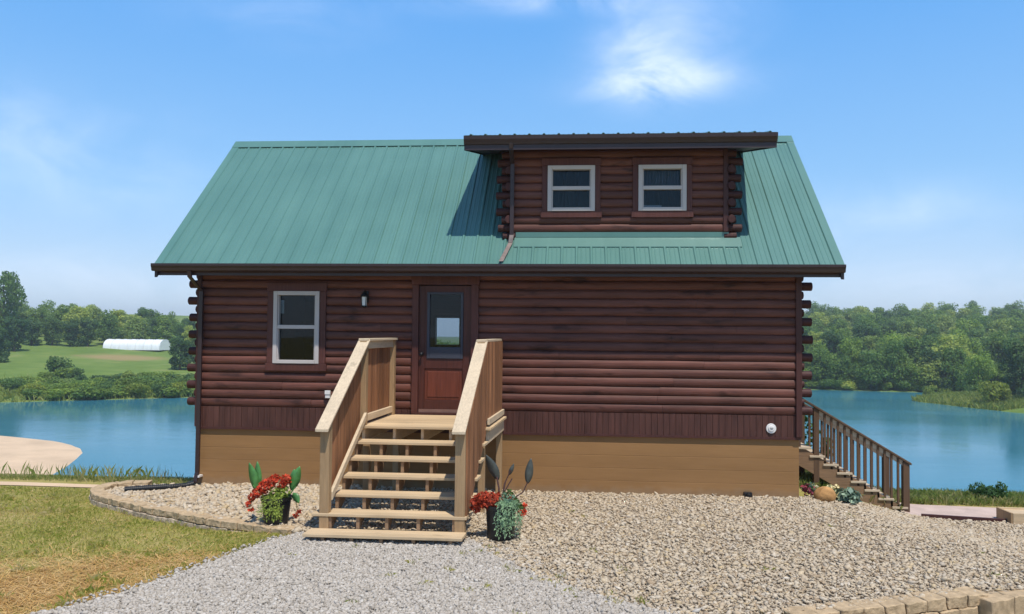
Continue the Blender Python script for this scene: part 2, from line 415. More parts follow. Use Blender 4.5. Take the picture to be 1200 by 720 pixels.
bed_poly_r = [(2.0, .0), (8.9, .02)] + BACK[1:5] + [(13.6, -.2), (13.6, -2.6)] + WLN[::-1][1:] + DR[::-1][3:] + [(4.15, -3.0), (2.0, -2.9)]
bm_ = MB()
o = ruled('river_rock_bed', [(1.9, .02), (8.91, .02)] + BACK[1:], [(1.9, -2.95), (4.2, -3.05), (4.45, -3.6), (5.1, -4.5), (5.7, -5.0), (6.4, -5.45), (7.42, -5.2), (9.4, -4.50), (9.9, -4.30), (13, -2.92), (16, -1.75)], lambda x, y: bedz(x, y) - .01, M['bedsheet'], 60)
tag(o, 'tan river rock bed spread along the front of the cabin', 'rock bed', kind='structure')
bed_poly_l = KERB + [(2.0, -2.9), (2.0, .05), (-.8, .05)]
Kr = rs_poly(KERB, 40)
o = ruled('river_rock_bed', Kr, np.stack([np.interp(np.linspace(0, 1, 40), [0, .3, 1], [-1.3, -.8, 2.0]), np.interp(np.linspace(0, 1, 40), [0, .3, .7, 1], [-.1, 0, 0, 0])], 1), lambda x, y: bedz(x, y) - .01, M['bedsheet'], 30)
tag(o, 'small river rock bed inside the curved kerb left of the steps', 'rock bed', kind='structure')
bt = [(-26, 36), (-28.6, 37.5), (-29.4, 40.3), (-30.3, 43.1), (-31.6, 46.1), (-32.9, 48.8), (-34.6, 51.3), (-36.6, 53.6), (-39, 55.3), (-44, 57.6), (-49, 59), (-58, 61.5)]
tag(ruled('beach', bt, [(-46, 28), (-60, 34), (-66, 40), (-72, 48), (-78, 54), (-84, 60), (-90, 63)], lambda x, y: np.maximum(H(x, y), WL - .3) + .03, M['sand'], 40), 'pale sandy beach on the near left shore of the lake', 'beach', kind='structure')
tag(ruled('path', [(10.9, 1.0), (11.3, .98), (12.5, .9), (15, .6)], [(10.6, 2.2), (11.4, 2.15), (12.6, 2.05), (15, 1.8)], lambda x, y: H(x, y) + .02, M['path'], 10), 'pinkish paved landing at the foot of the side staircase', 'path', kind='structure')
tag(ruled('path', [(-9, -.12), (-6, -.02), (-4, .02), (-2.2, -.02)], [(-9, .22), (-6, .32), (-4, .30), (-2.15, .22)], lambda x, y: H(x, y) + .012, M['sand'], 6), 'narrow light sandy strip along the far edge of the lawn', 'path', kind='structure')

# ------------------------------------------------------------------ stones and grass as stuff
def ico(sub):
    bm = bmesh.new(); bmesh.ops.create_icosphere(bm, subdivisions=sub, radius=1); bm.verts.ensure_lookup_table()
    v = np.array([x.co[:] for x in bm.verts]); f = np.array([[q.index for q in x.verts] for x in bm.faces]); bm.free(); return v, f
def stones(name, mat, P, size, zf, flat=(.45, .8), sub=1, angular=.18, sink=.15, smooth=True):
    bv, bf = ico(sub); N = len(P); nv = len(bv)
    a = rng.uniform(0, 2 * PI, N); sc = np.stack([size * rng.uniform(.9, 1.75, N), size * rng.uniform(.6, 1., N), size * rng.uniform(*flat, N)], 1)
    variants = np.stack([bv * (1 + rng.normal(0, angular, (nv, 1))) for _ in range(12)])
    V = variants[rng.integers(0, 12, N)] * sc[:, None, :]
    tx = rng.normal(0, .35, N); ty = rng.normal(0, .35, N)
    def rot(V, i, j, an):
        c, s = np.cos(an)[:, None], np.sin(an)[:, None]; a_, b_ = V[..., i].copy(), V[..., j].copy()
        V[..., i] = a_ * c - b_ * s; V[..., j] = a_ * s + b_ * c
    rot(V, 1, 2, tx); rot(V, 0, 2, ty); rot(V, 0, 1, a)
    V[..., 0] += P[:, 0][:, None]; V[..., 1] += P[:, 1][:, None]; V[..., 2] += (zf(P[:, 0], P[:, 1]) + sc[:, 2] * (.6 - sink) + rng.uniform(-.2, .5, N) * sc[:, 2])[:, None]
    F = (bf[None] + (np.arange(N) * nv)[:, None, None]).reshape(-1, 3)
    return np_mesh(name, V.reshape(-1, 3), F, mat, smooth=smooth)
def scatter(poly, n, jitter=None):
    poly = np.array(poly); lo, hi = poly.min(0), poly.max(0)
    P = rng.uniform(lo, hi, (n, 2)); return P[in_poly(P, poly)]
Pr = scatter(bed_poly_r, 140000)
Pr = Pr[(Pr[:, 1] > -5.9) & (Pr[:, 0] < 13.4)]
# fuzzy border between rock bed and drive
tag(stones('river_rocks', M['rocks'], Pr, rng.gamma(3.5, .0037, len(Pr)).clip(.006, .036), bedz, (.35, .65)), 'loose tan and cream river rocks covering the bed', 'rocks', kind='stuff')
Pl = scatter(bed_poly_l, 15000)
tag(stones('river_rocks', M['rocks'], Pl, rng.gamma(5, .0047, len(Pl)).clip(.01, .05), bedz), 'loose river rocks inside the curved kerb', 'rocks', kind='stuff')
drive_poly = DL[:6] + [(7.4, -6.6)] + DR[::-1][2:]
Pd = scatter(drive_poly, 230000); Pd = Pd[Pd[:, 1] > -6.9]
edge = scatter([(1.95, -2.95), (1.72, -3.25), (1.45, -4.0), (1.12, -4.9), (.75, -5.7), (1.1, -6.0), (1.5, -5.0), (2.1, -3.4)], 2600)
low = scatter([(7.2, -5.5), (9.45, -4.72), (12.5, -3.85), (12.5, -5.5), (8, -7)], 24000)
spill = scatter([(4.1, -3.0), (4.6, -3.3), (5.5, -4.5), (6.6, -5.4), (6.2, -5.7), (5.0, -4.8), (4.2, -3.6)], 5000)
Pd = np.concatenate([Pd, edge, spill])
tag(stones('gravel_stones', M['gravel'], Pd, rng.gamma(4, .0027, len(Pd)).clip(.005, .024), lambda x, y: 0 * x - .008, (.5, .9), 1, .22, .1), 'loose pale crushed stone on the driveway', 'gravel', kind='stuff')
tag(stones('gravel_stones', M['rocks'], low, rng.gamma(4, .005, len(low)).clip(.008, .04), H), 'loose stones below the block retaining wall', 'gravel', kind='stuff')

def blades(name, mat, P, zf, h, w, lean=.35, lie=False, bend=True):
    N = len(P); a = rng.uniform(0, 2 * PI, N); hh = h * rng.uniform(.5, 1.3, N); ww = w * rng.uniform(.6, 1.3, N)
    z = zf(P[:, 0], P[:, 1]); dx, dy = np.cos(a), np.sin(a); la = rng.uniform(0, 2 * PI, N); ln = np.abs(rng.normal(0, lean, N))
    ux, uy = np.cos(la), np.sin(la)
    B = np.stack([P[:, 0], P[:, 1], z], 1)
    V = np.zeros((N, 4, 3))
    if lie:
        dirv = np.stack([np.cos(a), np.sin(a), rng.normal(0.05, .12, N)], 1) * hh[:, None]; side = np.stack([-np.sin(a), np.cos(a), 0 * a], 1) * ww[:, None]
        B[:, 2] += rng.uniform(.003, .03, N)
        V[:, 0] = B - side; V[:, 1] = B + side; V[:, 2] = B + dirv + side; V[:, 3] = B + dirv - side
    else:
        side = np.stack([dx, dy, 0 * dx], 1) * ww[:, None] / 2
        mid = B + np.stack([ux * ln * .35, uy * ln * .35, np.full(N, .6)], 1) * hh[:, None]
        tip = B + np.stack([ux * ln, uy * ln, np.sqrt(np.clip(1 - ln ** 2 * .5, .2, 1))], 1) * hh[:, None]
        V[:, 0] = B - side; V[:, 1] = B + side; V[:, 2] = mid + side * .7; V[:, 3] = tip
    return np_mesh(name, V.reshape(-1, 3), np.arange(N * 4).reshape(N, 4), mat)
lawn_poly = [(-8.5, -.1), (-2.05, -.1), (-2.12, -.45), (-2.1, -.85), (-1.8, -1.28), (-1.3, -1.55), (-.8, -1.86), (-.2, -2.18), (.45, -2.47), (1.05, -2.74), (1.9, -3.0), (1.85, -3.3), (1.68, -3.9), (1.38, -4.9), (1.02, -5.7), (.3, -6.8), (-8.5, -6.8)]
def patch(P):   # density, thin where the straw lies and in worn spots
    x, y = P[:, 0], P[:, 1]
    s = np.sin(x * 2.1 + 1.3 * np.sin(y * 1.7)) * np.sin(y * 2.6 + x * .7)
    d = .72 + .28 * s
    straw = np.clip(1.2 - np.hypot((x + .7 + .25 * np.sin(y * 3)) / 1.75, (y + 5.05) / .95), 0, 1)
    d -= 1.0 * np.clip(straw * 2.5, 0, .93)
    d -= .5 * np.clip(1 - np.hypot((x - .6) / .9, (y + 4.0) / .35), 0, 1)
    d -= .5 * np.clip(1 - np.hypot((x + 1.9) / .8, (y + 1.3) / .3), 0, 1)
    return d
Pg = scatter(lawn_poly, 190000); Pg = Pg[rng.uniform(0, 1, len(Pg)) < patch(Pg)]
tag(blades('lawn_grass', M['lawn'], Pg, H, .042, .006, .6), 'short patchy yellow green lawn grass left of the drive', 'grass', kind='stuff')
tuft = rng.uniform([-5, -6], [1.2, -.3], (55, 2)); Pt = (tuft[:, None, :] + rng.normal(0, .07, (55, 60, 2))).reshape(-1, 2); Pt = Pt[in_poly(Pt, lawn_poly)]
tag(blades('lawn_grass', M['lawn'], Pt, H, .085, .006, .6), 'taller tufts of grass dotted over the lawn', 'grass', kind='stuff')
Ps = rng.normal([-.55, -5.1], [1.15, .52], (14000, 2)); Ps = Ps[in_poly(Ps, lawn_poly)]
Ps2 = rng.normal([.7, -4.1], [.7, .25], (2200, 2)); Ps2 = Ps2[in_poly(Ps2, lawn_poly)]
Ps3 = scatter(lawn_poly, 4500)
tag(blades('straw', M['straw'], np.concatenate([Ps, Ps2, Ps3]), H, .11, .0032, lie=True), 'dry golden straw scattered over bare lawn at the lower left', 'straw', kind='stuff')
wc = np.concatenate([rng.uniform([2.2, -6.2], [6, -3.3], (16, 2)), np.stack([np.linspace(4.3, 6.2, 14), np.interp(np.linspace(4.3, 6.2, 14), [4.2, 4.45, 5.1, 5.7, 6.3], [-3.05, -3.6, -4.5, -5., -5.4])], 1) + rng.normal(0, .12, (14, 2)), rng.uniform([5, -4], [12, -1], (8, 2))])
Pw = (wc[:, None, :] + rng.normal(0, .035, (len(wc), 14, 2))).reshape(-1, 2)
tag(blades('weeds', M['lawn'], Pw, lambda x, y: bedz(x, y), .05, .006, .7), 'tiny weed tufts growing through the gravel', 'weeds', kind='stuff')
# tall grass on the brow, left and right, and weeds along the kerb
Pb = rng.uniform([-9.5, .5], [-2.0, 2.2], (16000, 2))
tag(blades('bank_grass', M['tallgrass'], Pb, H, .06, .007, .6), 'low rough grass along the top of the bank left of the cabin', 'grass', kind='stuff')
Pb = np.concatenate([rng.uniform([-9, .4], [-2.3, 1.3], (420, 2)), rng.normal([-3.0, .8], [.4, .2], (110, 2)), rng.normal([-1.9, .8], [.2, .2], (60, 2))])
tag(blades('tall_grass', M['tallgrass'], Pb, H, .24, .005, .3), 'thin tall grass stalks along the top of the bank left of the cabin', 'grass', kind='stuff')
Pb = rng.uniform([-2.6, .3], [-.8, 3.0], (9000, 2))
tag(blades('bank_grass', M['tallgrass'], Pb, H, .07, .009, .5), 'short grass on the bank beside the left corner of the cabin', 'grass', kind='stuff')
Pb = np.concatenate([rng.uniform([9.2, 1.2], [10.9, 4.2], (9000, 2)), rng.uniform([10.8, 2.2], [16, 4.0], (13000, 2))])
tag(blades('bank_grass', M['tallgrass'], Pb, H, .16, .010, .5), 'rough green grass on the bank behind the side staircase', 'grass', kind='stuff')

# ------------------------------------------------------------------ the cabin
XL, XR, DEP = -.783, 8.911, 4.86
EH, OH, SL = 3.581, .485, .9065
EX0, EX1 = -1.293, 9.421
RY_, RZ = 2.43, 6.222
CH = .1385
cab = empty('log_cabin', (4.06, 0, 0), 'dark red log cabin with green metal roof, front dormer and brown foundation', 'cabin')

def slab_holes(mb, x0, x1, z0, z1, y0, y1, holes):
    """flat wall x0..x1, z0..z1, thickness y0..y1 with rectangular holes"""
    xs = sorted({x0, x1, *[h[0] for h in holes], *[h[1] for h in holes]})
    for a, b in zip(xs[:-1], xs[1:]):
        hz = sorted([(h[2], h[3]) for h in holes if h[0] <= a + 1e-6 and h[1] >= b - 1e-6]); z = z0
        for c, d in hz:
            if c > z: mb.box(a, b, y0, y1, z, c)
            z = d
        if z < z1: mb.box(a, b, y0, y1, z, z1)
def logs(mb, x0, x1, z0, n, ch, holes, yf=0., bulge=.05, zmax=99, axis='x', side=-1):
    """half-round log courses; axis x: on a wall facing -y"""
    for c in range(n):
        za = z0 + c * ch; zb_ = za + ch
        if za > zmax: break
        cuts = sorted([(h[0], h[1]) for h in holes if h[2] < zb_ - .01 and h[3] > za + .01]); segs = []; p = x0
        for a, b in cuts:
            if a > p: segs.append((p, a))
            p = max(p, b)
        if p < x1: segs.append((p, x1))
        out = []
        for a, b in segs:
            q = a + random.uniform(.8, 4.2)
            while q < b - .5:
                out.append((a, q - .0015)); a = q + .0015; q = a + random.uniform(2.2, 4.9)
            out.append((a, b))
        segs = out
        b_ = bulge * random.uniform(.86, 1.1); dz = random.uniform(-.004, .004)
        for a, b in segs:
            b_ += random.uniform(-.003, .003)
            m = max(2, int((b - a) / .45)); K = 9; vs = []; fs = []; ph = random.random() * 9
            for i in range(m + 1):
                x = a + (b - a) * i / m; w = .004 * math.sin(x * 1.7 + ph) + .003 * math.sin(x * 4.1 + ph * 2)
                for k in range(K):
                    q = PI * k / (K - 1); y = yf + side * (b_ + w * .5) * math.sin(q) ** .75; z = za + ch * .5 + dz + w * .6 - math.cos(q) * ch * .5 * .985
                    vs.append((x, y, z) if axis == 'x' else (y, x, z))
            for i in range(m):
                for k in range(K - 1): fs.append((i * K + k, (i + 1) * K + k, (i + 1) * K + k + 1, i * K + k + 1))
            fs += [tuple(range(K)), tuple(range(m * K, m * K + K))[::-1]]
            mb.add(vs, fs)

WIN = (.515, 1.255, 2.0, 3.15); DOOR = (2.875, 3.785, 1.19, 3.28)
holes = [WIN, DOOR]
mb = MB(); slab_holes(mb, XL, XR, 1.27, 3.95, .0, .12, holes); logs(mb, XL + .02, XR - .02, 1.27, 18, CH, holes, 0.)
mb.build('front_wall', M['log'], cab, smooth=False)
# gable ends and back wall
BW = (2.33, 2.87, 2.24, 2.83)
for x, s in ((XL, -1), (XR, 1)):
    mb = MB(); mb.prism([(0.12, 1.27), (DEP - .12, 1.27), (DEP - .12, 3.95), (RY_, 6.05), (.12, 3.95)], 'x', x - s * .0, x - s * .12)
    logs(mb, .0, DEP, 1.27, 18, CH, [], x, .05, axis='y', side=s)
    for c in range(18, 34):
        z = 1.27 + c * CH; k = (z + CH - 3.95) / SL
        if k < RY_ - .2: logs(mb, max(k, 0) + .03, DEP - max(k, 0) - .03, z, 1, CH, [], x, .05, axis='y', side=s)
    mb.build('gable_wall', M['log'], cab)
mb = MB(); slab_holes(mb, XL, XR, 1.27, 3.95, DEP - .12, DEP, [BW]); logs(mb, XL + .02, XR - .02, 1.27, 18, CH, [BW], DEP, .05, side=1)
mb.build('back_wall', M['log'], cab)
mb = MB(); mb.box(XL + .12, XR - .12, .12, DEP - .12, 1.05, 1.19); mb.build('floor', M['interior'], cab)
mb = MB(); mb.box(XL + .12, XR - .12, .12, DEP - .12, 3.62, 3.74); mb.build('loft_floor', M['interior'], cab)
# skirt: vertical boards
mb = MB(); x = XL
while x < XR - .01:
    w = min(.094, XR - x); mb.box(x + .002, x + w - .002, -.028 - random.uniform(0, .004), .1, .915, 1.266); x += .095
mb.build('skirt_board', M['skirt'], cab)
mb = MB(); mb.box(XL - .01, XR + .01, -.048, -.01, .895, .93); mb.build('drip_cap', M['trim'], cab)
mb = MB(); mb.box(XL + .015, XR - .015, -.005, DEP - .02, -3.2, .9); mb.build('foundation', M['found'], cab)
# corner boards and log ends
mb = MB(); mb.box(XR - .07, XR + .02, -.075, .1, .935, 3.6); mb.build('corner_board', M['trim'], cab, bevel=.005)
mb = MB(); mb.box(XL - .02, XL + .05, -.075, .1, .935, 3.6); mb.build('corner_board', M['trim'], cab, bevel=.005)
for s, xw in ((-1, XL), (1, XR)):
    for c in range(0, 17):
        z = 1.27 + (c + .5) * CH; mb = MB(); long_ = c % 2 == 0
        ln = (.165 if long_ else .045) * random.uniform(.88, 1.1); r = CH * (.49 if long_ else .44)
        xa, xb = xw - s * .03, xw + s * (.02 + ln)
        P = []
        for k in range(14):
            q = 2 * PI * k / 14; P.append((.035 + r * 1.15 * math.cos(q), z + r * math.sin(q) * 1.0))
        mb.prism(P, 'x', xa, xb); mb.build('log_end', M['logend'], cab, bevel=.006)

def window(parent, x0, x1, z0, z1, y, name_label=None, cas=.095, sill=False):
    """double-hung window in a wall facing -y; outer frame x0..x1, z0..z1"""
    mb = MB(); yc0, yc1 = y - .072, y - .006
    mb.box(x0 - cas, x0 - .002, yc0, yc1, z0 - .0, z1 + .0); mb.box(x1 + .002, x1 + cas, yc0, yc1, z0, z1)
    mb.box(x0 - cas - .01, x1 + cas + .01, yc0 - .004, yc1, z1 + .002, z1 + cas + .03); mb.box(x0 - cas - .02, x1 + cas + .02, yc0 - .012, yc1, z0 - cas - .015, z0 - .002)
    w = mb.build('window', M['casing'], parent, bevel=.004)
    if name_label: w['label'] = name_label
    t = .066; mb = MB(); ya, yb_ = y - .092, y + .05
    mb.box(x0, x0 + t, ya, yb_, z0, z1); mb.box(x1 - t, x1, ya, yb_, z0, z1)
    mb.box(x0 + t, x1 - t, ya + .001, yb_, z1 - t, z1); mb.box(x0 + t, x1 - t, ya - .006, yb_, z0, z0 + t * .85)
    zm = z0 + (z1 - z0) * .505
    mb.box(x0 + t, x1 - t, ya + .012, yb_ - .01, zm - .03, zm + .03)
    # sash edges
    for (a, b, off) in ((zm + .03, z1 - t, .028), (z0 + t * .85, zm - .03, .016)):
        mb.box(x0 + t, x0 + t + .018, ya + off, yb_ - .012, a, b); mb.box(x1 - t - .018, x1 - t, ya + off, yb_ - .012, a, b)
    mb.build('frame', M['frame'], w, bevel=.004)
    mb = MB(); mb.box(x0 + t + .01, x1 - t - .01, y + .012, y + .016, zm, z1 - t + .01); mb.box(x0 + t + .01, x1 - t - .01, y - .012, y - .008, z0 + t * .7, zm)
    mb.build('pane', M['glass'], w)
    return w
w = window(cab, .50, 1.267, 1.985, 3.165, 0., 'tall double-hung ground-floor window in almond frame', .105)
mb = MB(); mb.box(.585, .64, .02, .026, 2.80, 3.02); mb.build('sticker', M['white'], w)
# back window (seen through the door glass)
mb = MB(); mb.box(BW[0] - .05, BW[0] + .005, DEP - .16, DEP + .03, BW[2], BW[3]); mb.box(BW[1] - .005, BW[1] + .05, DEP - .16, DEP + .03, BW[2], BW[3])
mb.box(BW[0] - .05, BW[1] + .05, DEP - .16, DEP + .03, BW[3] + .001, BW[3] + .06); mb.box(BW[0] - .05, BW[1] + .05, DEP - .16, DEP + .03, BW[2] - .06, BW[2] - .001)
mb.build('back_window_frame', M['trim'], cab)

# door
mb = MB(); x0, x1, z0, z1 = DOOR
mb.box(x0 - .075, x0 + .028, -.085, .1, 1.2, z1); mb.box(x1 - .028, x1 + .09, -.085, .1, 1.2, z1); mb.box(x0 - .09, x1 + .105, -.095, .1, z1 + .001, z1 + .17)
mb.build('door_casing', M['casing'], cab, bevel=.005)
mb = MB(); lx0, lx1, lz0, lz1 = x0 + .03, x1 - .03, 1.225, 3.265
gx0, gx1, gz0, gz1 = 3.035, 3.625, 2.09, 3.16; px0, px1, pz0, pz1 = 3.0, 3.615, 1.42, 1.93
mb.box(lx0, px0, -.025, .02, lz0, lz1); mb.box(gx1, lx1, -.025, .02, lz0, lz1)
mb.box(px0, gx1, -.025, .02, gz1, lz1); mb.box(px0, gx1, -.025, .02, pz1, gz0); mb.box(px0, gx1, -.025, .02, lz0, pz0); mb.box(px0, gx0, -.025, .02, gz0, gz1); mb.box(px1, gx1, -.025, .02, pz0, pz1)
door = mb.build('door', M['door'], cab, bevel=.004)
mb = MB(); mb.box(px0, px1, -.008, .015, pz0, pz1); mb.box(px0 + .05, px1 - .05, -.018, .01, pz0 + .05, pz1 - .05); mb.build('door_panel', M['doorpanel'], door, bevel=.006)
mb = MB(); mb.box(gx0 + .001, gx0 + .045, -.04, .03, gz0, gz1); mb.box(gx1 - .04, gx1 - .001, -.04, .03, gz0, gz1); mb.box(gx0 + .045, gx1 - .04, -.041, .03, gz1 - .035, gz1 - .001); mb.box(gx0 + .045, gx1 - .04, -.042, .03, gz0 + .001, 2.275)
mb.build('glazing_frame', M['slate'], door, bevel=.004)
mb = MB(); mb.box(gx0 + .04, gx1 - .035, -.006, -.002, 2.27, gz1 - .03); mb.build('pane', M['glass'], door)
mb = MB(); mb.box(lx0 + .01, lx1 - .01, -.045, -.024, 1.225, 1.275); mb.build('door_sweep', plain('worn_threshold', (.2, .12, .1), .4), door)
mb = MB(); mb.lathe([(.0, 0), (.026, .0), (.028, .01), (.012, .02), (.012, .04), (.028, .052), (.03, .066), (.02, .078), (.0, .08)], (0, 0, 0), 14)
mb.v = [(2.955 + v[0], -.025 - v[2], 2.16 + v[1]) for v in mb.v]; mb.build('handle', M['black'], door, smooth=True)
mb = MB(); mb.box(x0 - .05, x1 + .05, -.1, .1, 1.193, 1.222); mb.build('door_sill', M['trim'], cab)

# wall lantern, outlet box, vents
mb = MB(); mb.box(1.985, 2.075, -.075, -.05, 2.99, 3.17); mb.tube([(2.03, -.07, 3.13), (2.03, -.12, 3.17), (2.03, -.15, 3.15)], .012, 8)
mb.lathe([(.0, .06), (.03, .05), (.065, .0), (.065, -.012)], (2.03, -.15, 3.09), 12)
for k in range(4):
    q = PI / 4 + k * PI / 2; mb.tube([(2.03 + .055 * math.cos(q), -.15 + .055 * math.sin(q), 3.08), (2.03 + .045 * math.cos(q), -.15 + .045 * math.sin(q), 2.93)], .005, 6)
mb.lathe([(.05, 0), (.05, -.012), (.02, -.03), (0, -.035)], (2.03, -.15, 2.932), 12)
lan = mb.build('wall_lantern', M['black'], cab)
mb = MB(); mb.lathe([(.042, .14), (.04, .0)], (2.03, -.15, 2.935), 14); mb.lathe([(.0, .12), (.018, .1), (.02, .05), (.0, .01)], (2.03, -.15, 2.935), 10); mb.build('lantern_glass', M['lampglass'], lan, smooth=True)
mb = MB(); mb.box(1.39, 1.47, -.095, -.04, 1.43, 1.55); mb.box(1.385, 1.475, -.105, -.094, 1.49, 1.555); mb.build('outlet_box', M['white'], cab, bevel=.006)
mb = MB(); mb.lathe([(.0, .035), (.04, .035), (.045, .03), (.047, .02), (.072, .02), (.077, .015), (.077, .0)], (0, 0, 0), 28)
mb.v = [(8.467 + v[0], -.03 - v[2], 1.065 + v[1]) for v in mb.v]; vent = mb.build('vent_cover', M['white'], cab)
mb = MB(); mb.box(8.442, 8.492, -.068, -.064, 1.07, 1.076); mb.box(8.45, 8.484, -.068, -.064, 1.05, 1.056); mb.build('vent_slot', M['black'], vent)
mb = MB(); mb.box(8.05, 8.17, -.09, .0, .0, .075); mb.tube([(8.11, -.05, .04), (8.11, -.16, .035)], .028, 10); mb.build('drain_outlet', M['black'], cab, bevel=.006)

# roof
def rib_profile(x0, x1, pitch=.2286):
    """(x, height) across a ribbed metal sheet"""
    P = [(x0, 0.)]; n = int((x1 - x0) / pitch); off = ((x1 - x0) - n * pitch) / 2
    for k in range(n + 1):
        c = x0 + off + k * pitch
        if c - .03 > P[-1][0] and c + .03 < x1: P += [(c - .026, 0.), (c - .012, .019), (c + .012, .019), (c + .026, 0.)]
        for m in (.0762, .1524):
            d = c + m
            if k < n and d + .012 < x1: P += [(d - .011, 0.), (d - .005, .004), (d + .005, .004), (d + .011, 0.)]
    P.append((x1, 0.)); return P
def roof_sheet(mb, prof, a, b, up, th=.012):
    """a,b: (y,z) of eave and ridge; up: (y,z) unit normal"""
    n = len(prof); vs = []
    for (p, off) in ((a, 0), (b, 0), (a, -th), (b, -th)):
        for x, h in prof: vs.append((x, p[0] + up[0] * (h + off), p[1] + up[1] * (h + off)))
    fs = []
    for i in range(n - 1):
        fs += [(i, i + 1, n + i + 1, n + i), (2 * n + i, 3 * n + i, 3 * n + i + 1, 2 * n + i + 1), (i, 2 * n + i, 2 * n + i + 1, i + 1)]
    mb.add(vs, fs)
nl = math.hypot(1, SL); UP = (-SL / nl, 1 / nl); UPB = (SL / nl, 1 / nl)
yE, zE = -OH - .04, EH - .04 * SL
mb = MB(); roof_sheet(mb, rib_profile(EX0 + .03, EX1 - .03), (yE, zE), (RY_, RZ), UP)
roof_sheet(mb, rib_profile(EX0 + .03, EX1 - .03), (2 * RY_ - yE, zE), (RY_, RZ), UPB)
roof = mb.build('roof', M['roof'], cab, fix=False)
# deck under the metal
mb = MB(); th = .13
def slope_slab(mb, x0, x1, ya, za, yb_, zb_, t0, t1):
    mb.hexa([(x0, ya, za - t1), (x1, ya, za - t1), (x1, yb_, zb_ - t1), (x0, yb_, zb_ - t1), (x0, ya, za - t0), (x1, ya, za - t0), (x1, yb_, zb_ - t0), (x0, yb_, zb_ - t0)])
slope_slab(mb, EX0 + .05, EX1 - .05, -OH, EH, RY_ - .002, RZ, .022, .15); slope_slab(mb, EX0 + .05, EX1 - .05, 2 * RY_ + OH, EH, RY_ + .002, RZ, .022, .15)
mb.build('roof_deck', M['soffit'], roof)
for (x0, x1) in ((EX0, EX0 + .045), (EX1 - .045, EX1)):
    mb = MB(); slope_slab(mb, x0, x1, -OH - .04, zE, RY_ - .001, RZ, .03, .19); slope_slab(mb, x0, x1, 2 * RY_ + OH + .04, zE, RY_ + .001, RZ, .03, .19)
    mb.build('rake_board', M['fascia'], roof)
for (x0, x1) in ((EX0 - .012, EX0 + .11), (EX1 - .11, EX1 + .012)):
    mb = MB(); slope_slab(mb, x0, x1, yE - .005, zE, RY_, RZ, -.024, -.018); slope_slab(mb, x0, x1, 2 * RY_ - yE, zE, RY_, RZ, -.024, -.018)
    x = x0 if x0 < 0 else x1 - .006
    slope_slab(mb, x, x + .006, yE, zE, RY_, RZ, -.018, .06); slope_slab(mb, x, x + .006, 2 * RY_ - yE, zE, RY_, RZ, -.018, .06)
    mb.build('rake_trim', M['roof'], roof)
mb = MB(); slope_slab(mb, EX0 - .014, 3.70, RY_ - .17, RZ - .17 * SL, RY_, RZ, -.034, -.027); slope_slab(mb, 8.44, EX1 + .014, RY_ - .17, RZ - .17 * SL, RY_, RZ, -.034, -.027)
slope_slab(mb, EX0 - .014, EX1 + .014, RY_ + .17, RZ - .17 * SL, RY_, RZ, -.034, -.027)
mb.build('ridge_cap', M['roof'], roof)
# gutter and front fascia
mb = MB(); mb.box(EX0 + .02, EX1 - .02, -OH + .005, -OH + .035, EH - .19, EH - .025); mb.build('fascia_board', M['fascia'], cab)
G = [(-.485, 3.565), (-.495, 3.465), (-.52, 3.452), (-.57, 3.452), (-.59, 3.465), (-.597, 3.50), (-.612, 3.535), (-.612, 3.572), (-.602, 3.572), (-.602, 3.54), (-.586, 3.503), (-.58, 3.475), (-.565, 3.464), (-.52, 3.464), (-.505, 3.475), (-.496, 3.565)]
mb = MB(); mb.prism(G, 'x', EX0 - .02, EX1 - .0)
for x in (EX0 - .022, EX1 - .002): mb.prism(G[:8], 'x', x, x + .004)
for x in np.linspace(EX0 + .5, EX1 - .5, 16): mb.box(x, x + .02, -.605, -.49, 3.56, 3.568)
mb.build('gutter', M['fascia'], cab)
mb = MB(); mb.box(XL - .06, XR + .06, -.04, .1, 3.60, 3.70); mb.box(XL + .0, XR - .0, -.09, -.04, 3.50, 3.62); mb.build('eave_plate', M['trim'], cab)
# downspout at the left corner
mb = MB()
def rect_pipe(mb, pts, w=.065, d=.05):
    for a, b in zip(pts[:-1], pts[1:]):
        a, b = Vector(a), Vector(b)
        def ring(p): return [(p.x - w / 2, p.y - d / 2, p.z), (p.x + w / 2, p.y - d / 2, p.z), (p.x + w / 2, p.y + d / 2, p.z), (p.x - w / 2, p.y + d / 2, p.z)]
        mb.hexa(ring(b) + ring(a))
rect_pipe(mb, [(-.70, -.56, 3.46), (-.70, -.54, 3.36), (-.705, -.12, 3.16), (-.715, -.115, .2), (-.735, -.14, .02)])
ds = mb.build('downspout', M['fascia'], cab, bevel=.006)
mb = MB(); mb.box(-.76, -.665, -.147, -.02, .115, .145); mb.build('strap', M['white'], ds)

# dormer
DX0, DX1 = 4.40, 7.80
def shed(y): return 5.60 + (y + .45) * .195
mb = MB(); dh = [(4.968, 5.722, 4.463, 5.196), (6.407, 7.159, 4.463, 5.196)]
slab_holes(mb, DX0, DX1, 3.95, 5.50, .0, .1, [(a + .02, b - .02, c + .02, d - .02) for a, b, c, d in dh])
logs(mb, DX0 + .02, DX1 - .02, 4.135, 10, .132, [(a + .02, b - .02, c + .02, d - .02) for a, b, c, d in dh], 0., .047)
dor = mb.build('dormer_wall', M['log'], cab)
for x, s in ((DX0, 1), (DX1, -1)):
    mb = MB(); mb.prism([(.1, 4.02), (.1, 5.48), (2.2, 5.90)], 'x', x, x + s * .1)
    for c in range(13):
        z = 4.135 + c * .132; y1 = (z - 4.02) / SL + .1; ya = max(.0, (z + .132 - 5.46) / .195)
        if y1 > ya + .15: logs(mb, ya, y1, z, 1, .132, [], x, .045, axis='y', side=-s)
    mb.build('dormer_cheek', M['log'], cab)
